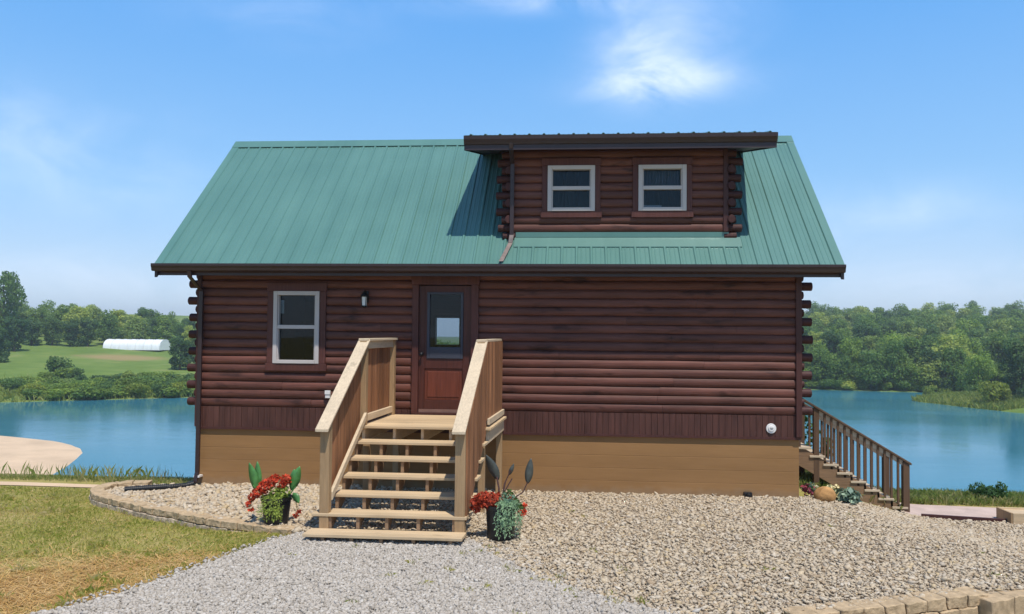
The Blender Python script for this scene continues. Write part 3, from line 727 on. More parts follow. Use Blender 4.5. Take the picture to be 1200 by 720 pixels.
for a, b, c, d in dh:
    lab = 'left dormer window, plain dark panes' if a < 6 else 'right dormer window with a pale slat lying at its sill'
    w = window(cab, a, b, c, d, 0., lab, .088)
    if a > 6:
        mb = MB(); mb.box(6.50, 6.78, -.001, .01, 4.52, 4.565); mb.build('slat', M['white'], w)
        mb = MB()
        for k in range(12): mb.box(6.5 + k * .048, 6.5 + k * .048 + .03, .11, .125, 4.84, 5.17)
        mb.build('curtain', plain('grey_curtain', (.2, .2, .22), .8), w)
for s, xw in ((-1, DX0), (1, DX1)):
    for c in range(-1, 10):
        z = 4.135 + (c + .5) * .132; mb = MB(); lng = c % 2 == 0
        ln = (.27 if lng else .17) * random.uniform(.85, 1.08); r = .066 * random.uniform(.9, 1.02)
        if s > 0: ln *= .85
        yc = .03
        mb.prism([(yc + r * 1.1 * math.cos(2 * PI * k / 14), z + r * math.sin(2 * PI * k / 14)) for k in range(14)], 'x', xw - s * .05, xw + s * ln)
        mb.build('log_end', M['logend'], cab, bevel=.008)
        if not lng and 0 <= c < 9:      # ends of the cheek logs, seen end-on
            mb = MB(); xc = xw + s * .055
            mb.prism([(xc + .058 * math.cos(2 * PI * k / 14), z + .066 * math.sin(2 * PI * k / 14)) for k in range(14)], 'y', -.10, .1); mb.build('log_end', M['logend'], cab, bevel=.008)
mb = MB(); mb.box(DX1 - .065, DX1 + .01, -.062, .0, 4.135, 5.44); mb.build('corner_board', M['trim'], cab, bevel=.004)
# shed roof
mb = MB(); X0, X1 = 3.69, 8.44
slope_slab(mb, X0, X1, -.45, shed(-.45), RY_ - .1, shed(RY_ - .1), .012, .21); dr = mb.build('dormer_roof', M['soffit'], cab)
mb = MB(); mb.prism([(-.455, shed(-.45) - .02), (-.50, shed(-.45) - .01), (-.535, shed(-.45) - .02), (-.53, shed(-.45) - .075), (-.505, shed(-.45) - .12), (-.495, shed(-.45) - .15), (-.455, shed(-.45) - .15)][::-1], 'x', X0 - .02, X1 + .02)
mb.build('dormer_gutter', M['fascia'], dr)
mb = MB(); mb.box(X0, X1, -.472, -.452, shed(-.45) - .235, shed(-.45) - .02); mb.build('fascia_board', M['fascia'], dr)
mb = MB(); roof_sheet(mb, rib_profile(X0 - .01, X1 + .01), (-.50, shed(-.50) + .003), (RY_ + .06, shed(RY_ + .06) + .003), (-.19, .98)); mb.build('roof_panel', M['roof'], dr, fix=False)
for x in (X0 - .02, X1):
    mb = MB(); slope_slab(mb, x, x + .02, -.45, shed(-.45), RY_ + .05, shed(RY_ + .05), .0, .235); mb.build('rake_board', M['fascia'], dr)
# flashing below the dormer
mb = MB(); mb.box(DX0 + .06, DX1 + .02, -.03, -.004, 4.05, 4.132)
mb.hexa([(DX0 + .04, -.175, 3.875), (DX1 + .2, -.175, 3.875), (DX1 + .2, -.02, 4.02), (DX0 + .04, -.02, 4.02), (DX0 + .04, -.175, 3.888), (DX1 + .2, -.175, 3.888), (DX1 + .2, -.02, 4.052), (DX0 + .04, -.02, 4.052)])
mb.build('dormer_flashing', M['roof'], cab)
mb = MB(); rect_pipe(mb, [(4.41, -.48, 5.46), (4.41, -.46, 5.38), (4.405, -.105, 5.22), (4.40, -.10, 4.06)]); dsp = mb.build('downspout', M['fascia'], cab, bevel=.006); dsp['label'] = 'brown downspout at the left corner of the dormer'
mb = MB(); rect_pipe(mb, [(4.40, -.1, 4.08), (4.385, -.13, 3.95), (4.27, -.50, 3.62)], .07, .05); mb.build('roof_spout', plain('sheen_tan_metal', (.22, .17, .15), .3, .3, 8, .5), cab, bevel=.006)['label'] = 'spout with painted-in pale sheen running down the roof to the gutter'  # paler tan colours in the light reflecting off this spout

# ------------------------------------------------------------------ drain pipe
dp = MB(); path = [(-.74, -.16, .02), (-.86, -.24, -.01), (-1.0, -.42, .0)] + [(-1.0 - .58 * t, -.42 - .33 * t, .012) for t in np.linspace(.1, 1, 12)]
pts = rs = None
P3 = np.array(path); d = np.r_[0, np.cumsum(np.linalg.norm(np.diff(P3, axis=0), axis=1))]; tt = np.linspace(0, d[-1], 110)
pp = np.stack([np.interp(tt, d, P3[:, k]) for k in range(3)], 1)
dp.tube([tuple(q) for q in pp], [.052 if k % 3 else .043 for k in range(110)], 12)
tag(dp.build('drain_pipe', M['black'], None, smooth=True), 'black corrugated drain pipe lying on rocks at the left corner of the cabin', 'pipe')

# ------------------------------------------------------------------ kerb of blocks, block walls
def arc_blocks(name, label, line, n, wdt, z0, ztop, mat, cat='retaining wall', gap=.006, root=None):
    P = rs_poly(line, n * 4 + 1); c = P[len(P) // 2]
    root = root or empty(name, (float(c[0]), float(c[1]), z0), label, cat)
    T = np.gradient(P, axis=0); T /= np.linalg.norm(T, axis=1)[:, None]; Nn = np.stack([-T[:, 1], T[:, 0]], 1)
    for k in range(n):
        i0, i1 = k * 4, k * 4 + 4; mb = MB()
        jz = random.uniform(-.006, .006); jn = random.uniform(-.008, .008)
        zt = ztop(P[i0 + 2]) + jz if callable(ztop) else ztop + jz
        idx = range(i0, i1 + 1)
        top = []; vs = []; m = 5
        for j, i in enumerate(idx):
            p = P[i] + T[i] * (gap if j == 0 else -gap if j == 4 else 0)
            for (o_, z) in ((-wdt / 2, z0), (wdt / 2, z0), (wdt / 2, zt), (-wdt / 2, zt)):
                q = p + Nn[i] * (o_ + jn + (random.uniform(-.007, .007) if o_ < 0 else 0)); vs.append((q[0], q[1], z))
        fs = [(0, 3, 2, 1), (16, 17, 18, 19)]
        for j in range(4):
            a = j * 4
            fs += [(a, a + 4, a + 7, a + 3), (a + 1, a + 2, a + 6, a + 5), (a + 2, a + 3, a + 7, a + 6), (a, a + 1, a + 5, a + 4)]
        mb.add(vs, fs); o = mb.build('block', mat, root)
        bm = bmesh.new(); bm.from_mesh(o.data); bmesh.ops.bevel(bm, geom=list(bm.edges), offset=.008, segments=1, affect='EDGES'); bmesh.ops.subdivide_edges(bm, edges=[e for e in bm.edges if e.calc_length() > .035], cuts=3, use_grid_fill=True)
        for v in bm.verts:
            q = Vector(v.co) + root.location; v.co += noise_vec(q * 11) * .011 + noise_vec(q * 31) * .006
        bm.to_mesh(o.data); bm.free()
    return root
kerb_root = arc_blocks('stone_kerb', 'curved low kerb of weathered tan blocks around the left rock bed', KERB, 20, .2, -.055, lambda p: .035, M['block'], 'kerb')
arc_blocks('stone_kerb', '', KERB, 17, .215, -.2, lambda p: -.062, M['blockdark'], root=kerb_root)
UW = [(7.36, -5.275), (7.6, -5.176), (9.42, -4.43)]
arc_blocks('block_wall', 'tan block retaining wall at lower right, upper course of the taller run', UW, 9, .23, -.10, .012, M['block'])
arc_blocks('block_wall', 'lower offset course of tan blocks beneath the taller retaining wall run', [(7.36, -5.30), (7.6, -5.20), (9.3, -4.50)], 9, .23, -.34, -.103, M['block'])
arc_blocks('block_wall', 'lower tan block retaining wall running off the right edge of the photo', [(9.36, -4.60), (9.96, -4.27), (13.0, -2.9)], 12, .23, -.40, lambda p: -.012, M['block'])

# ------------------------------------------------------------------ front steps
ZD, DY, RR, TT = 1.192, -1.696, .1823, .2837
st = empty('entry_steps', (3.2, -1.9, 0), 'light pine front steps with brown boarded railings up to the cabin door', 'steps')
def sx(y): return .05 * (y + 3.05)                # the flight runs very slightly out of square
def ybox(mb, x0, x1, ya, yb_, z0, z1):             # box that follows the flight's skew
    a, b = sx(ya), sx(yb_)
    return mb.hexa([(x0 + a, ya, z0), (x1 + a, ya, z0), (x1 + b, yb_, z0), (x0 + b, yb_, z0), (x0 + a, ya, z1), (x1 + a, ya, z1), (x1 + b, yb_, z1), (x0 + b, yb_, z1)])
for i in range(1, 7):
    y = DY - i * TT; z = ZD - i * RR; mb = MB()
    x0, x1 = (2.21, 4.13) if i >= 5 else (2.36, 4.16)
    ybox(mb, x0, x1, y, y + .138, z - .038, z); ybox(mb, x0 + random.uniform(-.004, .004), x1, y + .144, y + TT + .012, z - .038, z - random.uniform(0, .003))
    mb.build('tread', M['pine_x'], st, bevel=.005)
for k, x in enumerate((2.43, 2.78, 3.14, 3.53, 3.97)):
    P = []
    for i in range(6, 0, -1):
        y = DY - i * TT + .03; z = ZD - i * RR - .04
        P += [(y, max(z - RR + .002, -.02)), (y, z)]
    P += [(DY + .02, ZD - RR - .04), (DY + .02, ZD - .26), (DY - .18, ZD - .55), (DY - 5.4 * TT, -.02)]
    P2 = []
    for q in P:
        if not P2 or (abs(q[0] - P2[-1][0]) + abs(q[1] - P2[-1][1])) > .003: P2.append(q)
    mb = MB(); mb.prism(P2, 'x', x - .02, x + .02); mb.build('stringer', M['stringer'], st)
# deck
y = DY - .02; k = 0; mb = MB()
while y < -.13:
    b = min(y + .137, -.12); ybox(mb, 2.33, 4.20, y, b - .005, ZD - .034 - random.uniform(0, .003), ZD); y += .14
mb.build('deck_board', M['pine_x'], st, bevel=.004)
for x in (2.36, 2.8, 3.2, 3.6, 4.12):
    mb = MB(); ybox(mb, x, x + .04, DY + .05, -.12, ZD - .22, ZD - .036); mb.build('joist', M['pine_y'], st, bevel=.004)
for (x, y) in ((2.42, DY + .1), (4.055, DY + .1), (4.10, -.22), (2.46, -.22)):
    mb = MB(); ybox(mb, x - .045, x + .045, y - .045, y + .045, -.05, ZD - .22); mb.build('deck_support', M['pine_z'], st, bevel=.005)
# railings
NZ = lambda y: ZD - RR + (y - (DY - TT)) * (RR / TT)            # line through the nosings
capz = lambda y: 1.335 + (y + 3.20) * (2.405 - 1.335) / 1.60     # underside line of the sloped cap
for side, (xn0, xn1) in enumerate(((2.30, 2.418), (3.98, 4.105))):
    xc = (xn0 + xn1) / 2
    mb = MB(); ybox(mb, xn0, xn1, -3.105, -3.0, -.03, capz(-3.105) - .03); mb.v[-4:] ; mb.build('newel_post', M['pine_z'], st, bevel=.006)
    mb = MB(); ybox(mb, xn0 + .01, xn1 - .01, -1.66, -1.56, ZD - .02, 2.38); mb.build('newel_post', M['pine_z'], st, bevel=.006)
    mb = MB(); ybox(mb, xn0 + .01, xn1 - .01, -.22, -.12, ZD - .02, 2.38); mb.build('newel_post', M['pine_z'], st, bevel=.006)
    # sloped cap
    mb = MB(); a, b = -3.22, -1.60; w0, w1 = xc - .082, xc + .082
    mb.hexa([(w0 + sx(a), a, capz(a) - .035), (w1 + sx(a), a, capz(a) - .035), (w1 + sx(b), b, capz(b) - .035), (w0 + sx(b), b, capz(b) - .035),
             (w0 + sx(a), a, capz(a) + .0), (w1 + sx(a), a, capz(a) + .0), (w1 + sx(b), b, capz(b) + .0), (w0 + sx(b), b, capz(b) + .0)])
    mb.build('rail_cap', M['pine_y'], st, bevel=.005)
    mb = MB(); ybox(mb, w0 + .01, w1 - .01, -1.64, -.10, 2.382, 2.418); mb.build('rail_cap', M['pine_y'], st, bevel=.005)
    # rails of the deck panel
    mb = MB(); ybox(mb, xc - .02, xc + .03, -1.56, -.22, 2.27, 2.38); mb.build('top_rail', M['pine_y'], st, bevel=.004)
    mb = MB(); ybox(mb, xc - .02, xc + .03, -1.56, -.22, ZD + .045, ZD + .14); mb.build('bottom_rail', M['pine_y'], st, bevel=.004)
    if side == 1:
        mb = MB(); ybox(mb, xn1 + .024, xn1 + .06, -1.60, -.13, ZD + .03, ZD + .115); mb.build('bottom_rail', M['pine_y'], st, bevel=.004)
    xb0, xb1 = (xc - .045, xc - .022) if side == 0 else (xn1 + .001, xn1 + .022)
    mb = MB(); y = -1.57 if side == 0 else -1.60; yend = -.21 if side == 0 else -.12
    while y < yend - .02:
        w = min(.093, yend - y); ybox(mb, xb0, xb1 + random.uniform(-.003, .003), y, y + w - .004, ZD + .05 if side == 0 else ZD + .09, 2.378); y += .094
    mb.build('railing_panel', M['board'], st)
    # boards and lower rail beside the flight
    xb0, xb1 = (xn0 + .012, xn0 + .034) if side == 0 else (xn1 - .004 + .005, xn1 + .022)
    mb = MB(); y = -3.0 if side == 0 else -3.06; k = 0
    while y < -1.66:
        yb2 = min(y + .089, -1.602); o0, o1 = sx(y), sx(yb2); j = random.uniform(-.003, .003)
        lo0, lo1 = (NZ(y) + .02, NZ(yb2) + .02) if side == 0 else (NZ(y) - .10, NZ(yb2) - .10)
        if side == 0: lo0 -= .1; lo1 -= .1
        mb.hexa([(xb0 + o0, y, lo0), (xb1 + o0 + j, y, lo0), (xb1 + o1 + j, yb2, lo1), (xb0 + o1, yb2, lo1), (xb0 + o0, y, capz(y) - .036), (xb1 + o0 + j, y, capz(y) - .036), (xb1 + o1 + j, yb2, capz(yb2) - .036), (xb0 + o1, yb2, capz(yb2) - .036)])
        y += .094
    mb.build('railing_panel', M['board'], st)
    xr0, xr1 = (xn1 - .03, xn1 + .01) if side == 0 else (xn0 + .0, xn0 + .04)
    mb = MB(); a, b = -2.995, -1.662
    mb.hexa([(xr0 + sx(a), a, NZ(a) + .06), (xr1 + sx(a), a, NZ(a) + .06), (xr1 + sx(b), b, NZ(b) + .06), (xr0 + sx(b), b, NZ(b) + .06), (xr0 + sx(a), a, NZ(a) + .16), (xr1 + sx(a), a, NZ(a) + .16), (xr1 + sx(b), b, NZ(b) + .16), (xr0 + sx(b), b, NZ(b) + .16)])
    mb.build('bottom_rail', M['pine_y'], st, bevel=.004)

# ------------------------------------------------------------------ side staircase
sd = empty('side_staircase', (10.2, 1.6, -.3), 'weathered brown side staircase with thin balusters descending to the right of the cabin', 'staircase')
YA, YB_ = 1.2, 2.15
tz = lambda x: .62 - (x - 9.31) * (.965 / 1.575)                # tread level along x
rise, run = .965 / 7, 1.575 / 7
for k in range(8):
    x = 9.31 + k * run; z = .62 - k * rise; mb = MB(); mb.box(x - .14, x + .115, YA - .025, YB_ + .02, z - .035, z); mb.build('tread', M['oldtan'], sd, bevel=.004)
for y in (YA, YB_ - .04):
    mb = MB(); mb.prism([(9.10, .585), (9.10, .36), (9.25, .29), (10.72, -.55), (10.98, -.55), (11.0, -.40), (9.35, .575)], 'y', y, y + .04); mb.build('stringer', M['oldwood_x'], sd, bevel=.004)
mb = MB(); mb.box(8.93, 9.2, YA, YB_ + 1.2, .585, .62); mb.box(8.93, 9.12, YA, YA + .04, .36, .584); mb.build('landing', M['oldtan'], sd)
hr = lambda x: 1.405 - (x - 9.36) * (1.005 / 1.68)
for y in (YA, YB_ - .09):
    mb = MB(); mb.box(9.47, 9.56, y - .005, y + .085, -.35, hr(9.515) - .03); mb.build('newel_post', M['oldwood'], sd, bevel=.005)
    mb = MB(); mb.box(10.93, 11.035, y - .01, y + .09, -.62, hr(11.0) - .02); mb.build('newel_post', M['oldwood'], sd, bevel=.005)
    mb = MB(); mb.hexa([(9.3, y - .03, hr(9.3) - .04), (11.06, y - .03, hr(11.06) - .04), (11.06, y + .11, hr(11.06) - .04), (9.3, y + .11, hr(9.3) - .04), (9.3, y - .03, hr(9.3)), (11.06, y - .03, hr(11.06)), (11.06, y + .11, hr(11.06)), (9.3, y + .11, hr(9.3))])
    mb.build('handrail', M['oldwood'], sd, bevel=.005)
    mb = MB(); mb.hexa([(9.56, y + .02, hr(9.56) - .125), (10.93, y + .02, hr(10.93) - .125), (10.93, y + .06, hr(10.93) - .125), (9.56, y + .06, hr(9.56) - .125), (9.56, y + .02, hr(9.56) - .042), (10.93, y + .02, hr(10.93) - .042), (10.93, y + .06, hr(10.93) - .042), (9.56, y + .06, hr(9.56) - .042)])
    mb.build('upper_rail', M['oldtan'], sd)
    for k in range(12):
        x = 9.655 + k * .109; mb = MB(); mb.box(x - .017, x + .017, y + .0 if y == YA else y + .03, y + .034 if y == YA else y + .064, tz(x) - .09, hr(x) - .045); mb.build('baluster', M['oldwood'], sd)
mb = MB(); mb.box(9.02, 9.06, YA, YA + .04, .62, 1.4); mb.box(9.22, 9.255, YA, YA + .035, .62, 1.4); mb.box(8.94, 9.3, YA - .02, YA + .08, 1.38, 1.42); mb.build('landing_rail', M['oldwood'], sd)

# ------------------------------------------------------------------ foliage
def foliage_arrays(n, lobes, size, up=.25, rough=.5, r=rng):
    """leaf quads in the outer part of a set of ellipsoid lobes [(c,(rx,ry,rz)),...]"""
    wts = np.array([l[1][0] * l[1][2] for l in lobes]); wts = wts / wts.sum(); idx = r.choice(len(lobes), n, p=wts)
    C = np.array([l[0] for l in lobes])[idx]; R = np.array([l[1] for l in lobes])[idx]
    d = r.normal(0, 1, (n, 3)); d /= np.linalg.norm(d, axis=1)[:, None]
    P = C + d * R * (r.uniform(.25, 1, (n, 1)) ** .45)
    nr = d + r.normal(0, rough, (n, 3)) + np.array([0, 0, up]); nr /= np.linalg.norm(nr, axis=1)[:, None]
    a = np.cross(nr, r.normal(0, 1, (n, 3))); a /= np.linalg.norm(a, axis=1)[:, None]; b = np.cross(nr, a)
    s = size * r.uniform(.55, 1.4, (n, 1))
    V = np.stack([P - a * s, P - b * s * .6 + nr * s * .15, P + a * s, P + b * s * .6 - nr * s * .1], 1)
    return V.reshape(-1, 3), np.arange(n * 4).reshape(n, 4)
def crown_lobes(h, w, n, r, base=.25, shape='round'):
    L = [((0, 0, h * (base + (1 - base) * .5)), (w * .30, w * .30, h * (1 - base) * .42))]
    for k in range(n):
        t = r.uniform(0, 1); z = h * (base + .06 + (1 - base) * t * .82); prof = math.sin(PI * (.12 + .66 * (1 - t) ** .8)) if shape == 'round' else (1 - t * .75)
        a = r.uniform(0, 2 * PI); rad = w * .5 * prof * r.uniform(.45, .85); s = w * r.uniform(.14, .24)
        L.append(((rad * math.cos(a), rad * math.sin(a), z), (s, s, s * r.uniform(.65, .95))))
    return L
def trunk_mb(h, w, r, limbs=5):
    mb = MB(); lx, ly = r.uniform(-.3, .3), r.uniform(-.3, .3)
    mb.tube([(0, 0, -.3), (lx * .3, ly * .3, h * .25), (lx, ly, h * .55), (lx * 1.4, ly * 1.2, h * .85)], [h * .026, h * .02, h * .013, h * .004], 8)
    for k in range(limbs):
        a = r.uniform(0, 2 * PI); z0 = h * r.uniform(.22, .5); q = w * r.uniform(.25, .4)
        mb.tube([(lx * .5, ly * .5, z0), (q * .5 * math.cos(a), q * .5 * math.sin(a), z0 + h * .12), (q * math.cos(a), q * math.sin(a), z0 + h * .27)], [h * .011, h * .007, h * .003], 6)
    return mb
tr = np.random.default_rng(21)
VARS = []
for k in range(9):
    h = 10.; w = [7.5, 8.5, 6.5, 9.5, 7., 8., 6., 9., 7.5][k]; L = crown_lobes(h, w, [19, 22, 17, 24, 18, 21, 16, 23, 20][k], tr, [.03, .08, .02, .1, .04, .02, .05, .12, .0][k], 'round' if k % 3 else 'cone')
    V, F = foliage_arrays(4200, L, .24, .3, .55, tr)
    mt = M[['leaf', 'leaf', 'leafdark', 'leaf', 'leafpale', 'leaf', 'leafdark', 'leaf', 'leafpale'][k]]
    c = np_mesh('crown', V, F, mt); t_ = trunk_mb(h, w, tr).build('trunk', M['bark'])
    VARS.append((c.data, t_.data)); bpy.data.objects.remove(c); bpy.data.objects.remove(t_)
def tree(name, x, y, h, label, group=None, var=None, wf=1., cat='tree', sink=.2):
    k = int(tr.integers(0, len(VARS))) if var is None else var
    e = empty(name, (x, y, h1(x, y) - sink), label, cat, group)
    s = h / 10.; wf *= tr.uniform(.8, 1.2) if group else 1.; e.scale = (s * wf, s * wf * (tr.uniform(.9, 1.1) if group else 1.), s); e.rotation_euler = (0, 0, tr.uniform(0, 6.28))
    for nm, me in (('crown', VARS[k][0]), ('trunk', VARS[k][1])):
        o = bpy.data.objects.new(nm, me); COL.objects.link(o); o.parent = e
    return e
CAM = Vector((5.43, -12.7587, 2.5193))
CF = Vector((-.079845, .996292, .032059)); CR = Vector((.996788, .079602, .0088))
def at(px, D):           # ground point under a bearing (photo column) at a given distance along the view
    p = CAM + CF * D + CR * ((px - 600) / 933.887 * D); return p.x, p.y
# woods on the right hillside, rows climbing from the shore
D = 146.; row = 0
while D < 330:
    wpx = 933.887 / D; stepx = (6.2 + tr.uniform(-.4, .4) + .012 * (D - 150)) * wpx; px = 848 + tr.uniform(0, stepx)
    while px < 1245:
        x, y = at(px + tr.uniform(-.3, .3) * stepx, D + tr.uniform(-5, 5))
        if H(x, y) > WL + .08:
            hh = tr.uniform(8.2, 11.) if row else tr.uniform(6.5, 9.5)
            tree('broadleaf_tree', x, y, hh, 'mid green broadleaf tree among many in the wood on the far right hillside', 'trees in the wood on the right hillside')
        px += stepx * tr.uniform(.8, 1.2)
    D += 11.5 + row * .8; row += 1
# the front of the wood, trees and bushes standing right on the shore
def shore(px):
    D = 128.
    while D < 175:
        x, y = at(px, D)
        if H(x, y) > WL + .03 and x < 62 + (y > 124) * 60: return D
        D += .5
    return 150.
px = 855.
while px < 1200:
    D = shore(px); x, y = at(px, D + 2.2)
    tree('broadleaf_tree', x, y, tr.uniform(6., 9.), 'leafy tree overhanging the water along the right shore', 'trees overhanging the right shore', sink=.5)
    px += tr.uniform(3.6, 6.) * 934 / D
SHB = []
px = 900.
while px < 1185:
    SHB.append((px, shore(px))); px += tr.uniform(1.5, 3.4) * 934 / 145
# wood behind the meadow on the left
for D in (196, 207, 219, 232):
    wpx = 933.887 / D; px = -28.
    while px < 262:
        x, y = at(px, D + tr.uniform(-3, 3)); hh = tr.uniform(7.2, 9.8) * (.92 if px > 120 else 1.) * (1 if px < 190 or px > 235 else .9)
        tree('broadleaf_tree', x, y, hh, 'bushy green tree in the row of woods behind the left meadow', 'trees behind the left meadow')
        px += tr.uniform(5.5, 8.) * wpx
for px, D, hh in ((-12, 168, 9.), (18, 172, 8.), (38, 184, 7), (62, 186, 7.5), (84, 187, 7), (104, 189, 7.5), (-4, 150, 7)):
    x, y = at(px, D); tree('broadleaf_tree', x, y, hh, 'darker tree at the front edge of the left woods above the meadow', 'front trees of the left woods', var=2 if hh != 9 else 6)
x, y = at(5, 192); tree('tall_tree', x, y, 18.5, 'tallest tree at the far left edge rising above the woods', None, 1, .62)
x, y = at(212, 150); tree('round_tree', x, y, 6.8, 'round dark tree on the meadow right of the white greenhouse', None, 2, 1.2)
x, y = at(232, 152); tree('round_tree', x, y, 7.2, 'dark tree on the meadow half hidden behind the cabin corner', None, 6, 1.1)
x, y = at(1196, 117); tree('shore_tree', x, y, 9.4, 'large dark tree on the right shore at the photo edge', None, 2, 1.0)
x, y = at(1222, 112); tree('shore_tree', x, y, 8.2, 'dark tree on the right shore cut by the photo edge', None, 6, 1.1)
x, y = at(1110, 147); tree('pale_tree', x, y, 10.5, 'pale green rounded tree standing out above the right shore', None, 8, 1.25)
x, y = at(1018, 151); tree('pale_tree', x, y, 7., 'pale spreading tree on the right shore nearest the cabin', None, 4, 1.1)
for px, D in [(q, d + tr.uniform(-4, 4)) for d in (158, 172) for q in (500, 508, 515, 522, 529, 536, 543, 550)]:
    x, y = at(px, D); tree('broadleaf_tree', x, y, tr.uniform(6.2, 7.6), 'far shore tree glimpsed through the cabin door glass', 'trees seen through the door glass')

SV = []
for k in range(5):
    L = [((tr.uniform(-.5, .5), tr.uniform(-.5, .5), tr.uniform(.3, .75)), (tr.uniform(.35, .6),) * 2 + (tr.uniform(.3, .5),)) for _ in range(7)]
    V, F = foliage_arrays(2000, L, .072, .35, .6, tr); V[:, 2] = np.maximum(V[:, 2], -.05); c = np_mesh('foliage', V, F, M[['shrub', 'shrub', 'leafdark', 'lime', 'leafpale'][k]]); SV.append(c.data); bpy.data.objects.remove(c)
def shrub(x, y, h, w, label, group=None, var=0, name='shrub'):
    o = bpy.data.objects.new(name, SV[var]); COL.objects.link(o); o.location = (x, y, h1(x, y) - .05); o.scale = (w, w, h); o.rotation_euler = (0, 0, tr.uniform(0, 6.28))
    return tag(o, label, 'shrub', group)
for k in range(170):
    px = tr.uniform(-25, 245); x, y = at(px, 112)
    ys = float(np.interp(x, FX, FY)); y = ys + tr.uniform(0, 24) ** 1. * tr.uniform(.3, 1) + .8
    x += (y - 100) * (px - 674) / 934.
    if H(x, y) < WL + .1: continue
    v = int(tr.choice([0, 1, 3, 3, 4, 2], p=[.4, .3, .05, .03, .1, .12]))
    shrub(x, y, tr.uniform(.8, 2.), tr.uniform(1.3, 2.6), 'low green shrub in the scrub lining the far left shore', 'shrubs along the far left shore', v)
x, y = at(70, 134); shrub(x, y, 3.0, 3.3, 'larger grey green bush alone on the left meadow', None, 2)
x, y = at(82, 131); shrub(x, y, 2.0, 2.1, 'smaller bush just right of the grey green meadow bush', None, 0)
x, y = at(1090, 136); shrub(x, y, 2.5, 1.5, 'round pale yellow green bush at the water, left one of a pair', None, 3)
x, y = at(1106, 136); shrub(x, y, 2.4, 1.4, 'round pale yellow green bush at the water, right one of a pair', None, 3)
x, y = at(1168, 112); shrub(x, y, 3.2, 2.4, 'bright green bush on the grassy spit at the right shore', None, 3)
for px, D in SHB:
    x, y = at(px, D + tr.uniform(.5, 1.3))
    shrub(x, y, tr.uniform(1.2, 2.2), tr.uniform(1.5, 2.4), 'low bush at the water line under the right hillside wood', 'bushes along the right shore', int(tr.choice([0, 0, 1, 2, 4])))
# reeds on the spit, rank weeds on the left bank
P = np.concatenate([rng.uniform([57, 100], [74, 121], (16000, 2))]); P = P[H(P[:, 0], P[:, 1]) > WL + .02]
tag(blades('reeds', M['reed'], P, H, .8, .09, .4), 'yellow green reeds and grass on the spit at the right shore', 'reeds', kind='stuff')
P = rng.uniform([-105, 70], [-40, 150], (60000, 2)); dl_ = (P[:, 1] - np.interp(P[:, 0], FX, FY)); P = P[(dl_ > 0) & (dl_ < 26) & (rng.uniform(0, 30, len(P)) > dl_)]
tag(blades('bank_weeds', M['reed'], P, H, .9, .14, .5), 'rank green weeds between the shrubs on the far left bank', 'weeds', kind='stuff')

# ------------------------------------------------------------------ greenhouse
gx_, gy_ = at(162, 190); gz = h1(gx_, gy_)
gr = empty('greenhouse', (gx_, gy_, gz), 'long low white plastic greenhouse tunnel on the left meadow', 'greenhouse')
gr.rotation_euler = (0, 0, -.02)
arc = [(-2.6 * math.cos(PI * k / 14), 2.5 * math.sin(PI * k / 14) ** .62 - .1) for k in range(15)]
mb = MB(); vs = []; NX = 15
for i in range(NX):
    x = -7 + 14 * i / (NX - 1)
    for (a, b) in arc: vs.append((x, a * (1 + (.006 if i % 2 else 0)), b * (1 - (.012 if i % 2 else 0))))
fs = [(i * 15 + k, (i + 1) * 15 + k, (i + 1) * 15 + k + 1, i * 15 + k + 1) for i in range(NX - 1) for k in range(14)]
mb.add(vs, fs); c = mb.build('cover', M['film'], None, smooth=True); c.parent = gr
for s in (-7, 7):
    mb = MB(); mb.prism(arc, 'x', s - .05, s + .05); c = mb.build('end_wall', M['film'], None); c.parent = gr
mb = MB()
for i in range(0, NX, 2):
    x = -7 + 14 * i / (NX - 1); mb.tube([(x, a * 1.01, b * 1.012) for a, b in arc], .03, 6)
c = mb.build('hoop', plain('grey_steel', (.5, .5, .5), .4), None); c.parent = gr

# ------------------------------------------------------------------ pots
def leafblade(mb, base, tip, width, fold=.25, curl=.0, n=10):
    b, t = Vector(base), Vector(tip); ax = t - b; L = ax.length; a = ax.normalized()
    side = a.cross(Vector((0, 1, .2))).normalized(); nr = side.cross(a)
    vs = []; fs = []
    for i in range(n + 1):
        u = i / n; w = width * math.sin(PI * min(1, u ** .85 * .97 + .03)) ** .8; c = b + ax * u + nr * (curl * L * u * u)
        vs += [tuple(c - side * w + nr * fold * w), tuple(c), tuple(c + side * w + nr * fold * w)]
    for i in range(n):
        for k in range(2): fs.append((i * 3 + k, i * 3 + k + 1, i * 3 + k + 4, i * 3 + k + 3))
    mb.add(vs, fs)
def leafpart(parent, mat, specs, name='leaf'):
    for sp in specs:
        mb = MB(); leafblade(mb, *sp); o = mb.build(name, mat, parent, smooth=True, fix=False); so = o.modifiers.new('t', 'SOLIDIFY'); so.thickness = .004
def flowers(parent, mat, centers, n, size, name='flower_cluster', lab=None):
    L = [((c[0], c[1], c[2]), (c[3] * 1.25, c[3] * 1.25, c[3] * 1.1)) for c in centers]; n = int(n * 1.3)
    V, F = foliage_arrays(n, L, size, .2, .8); base = parent.location; V = V - np.array(base)[None]
    o = np_mesh(name, V, F, mat, parent)
    if lab: o['label'] = lab
    return o
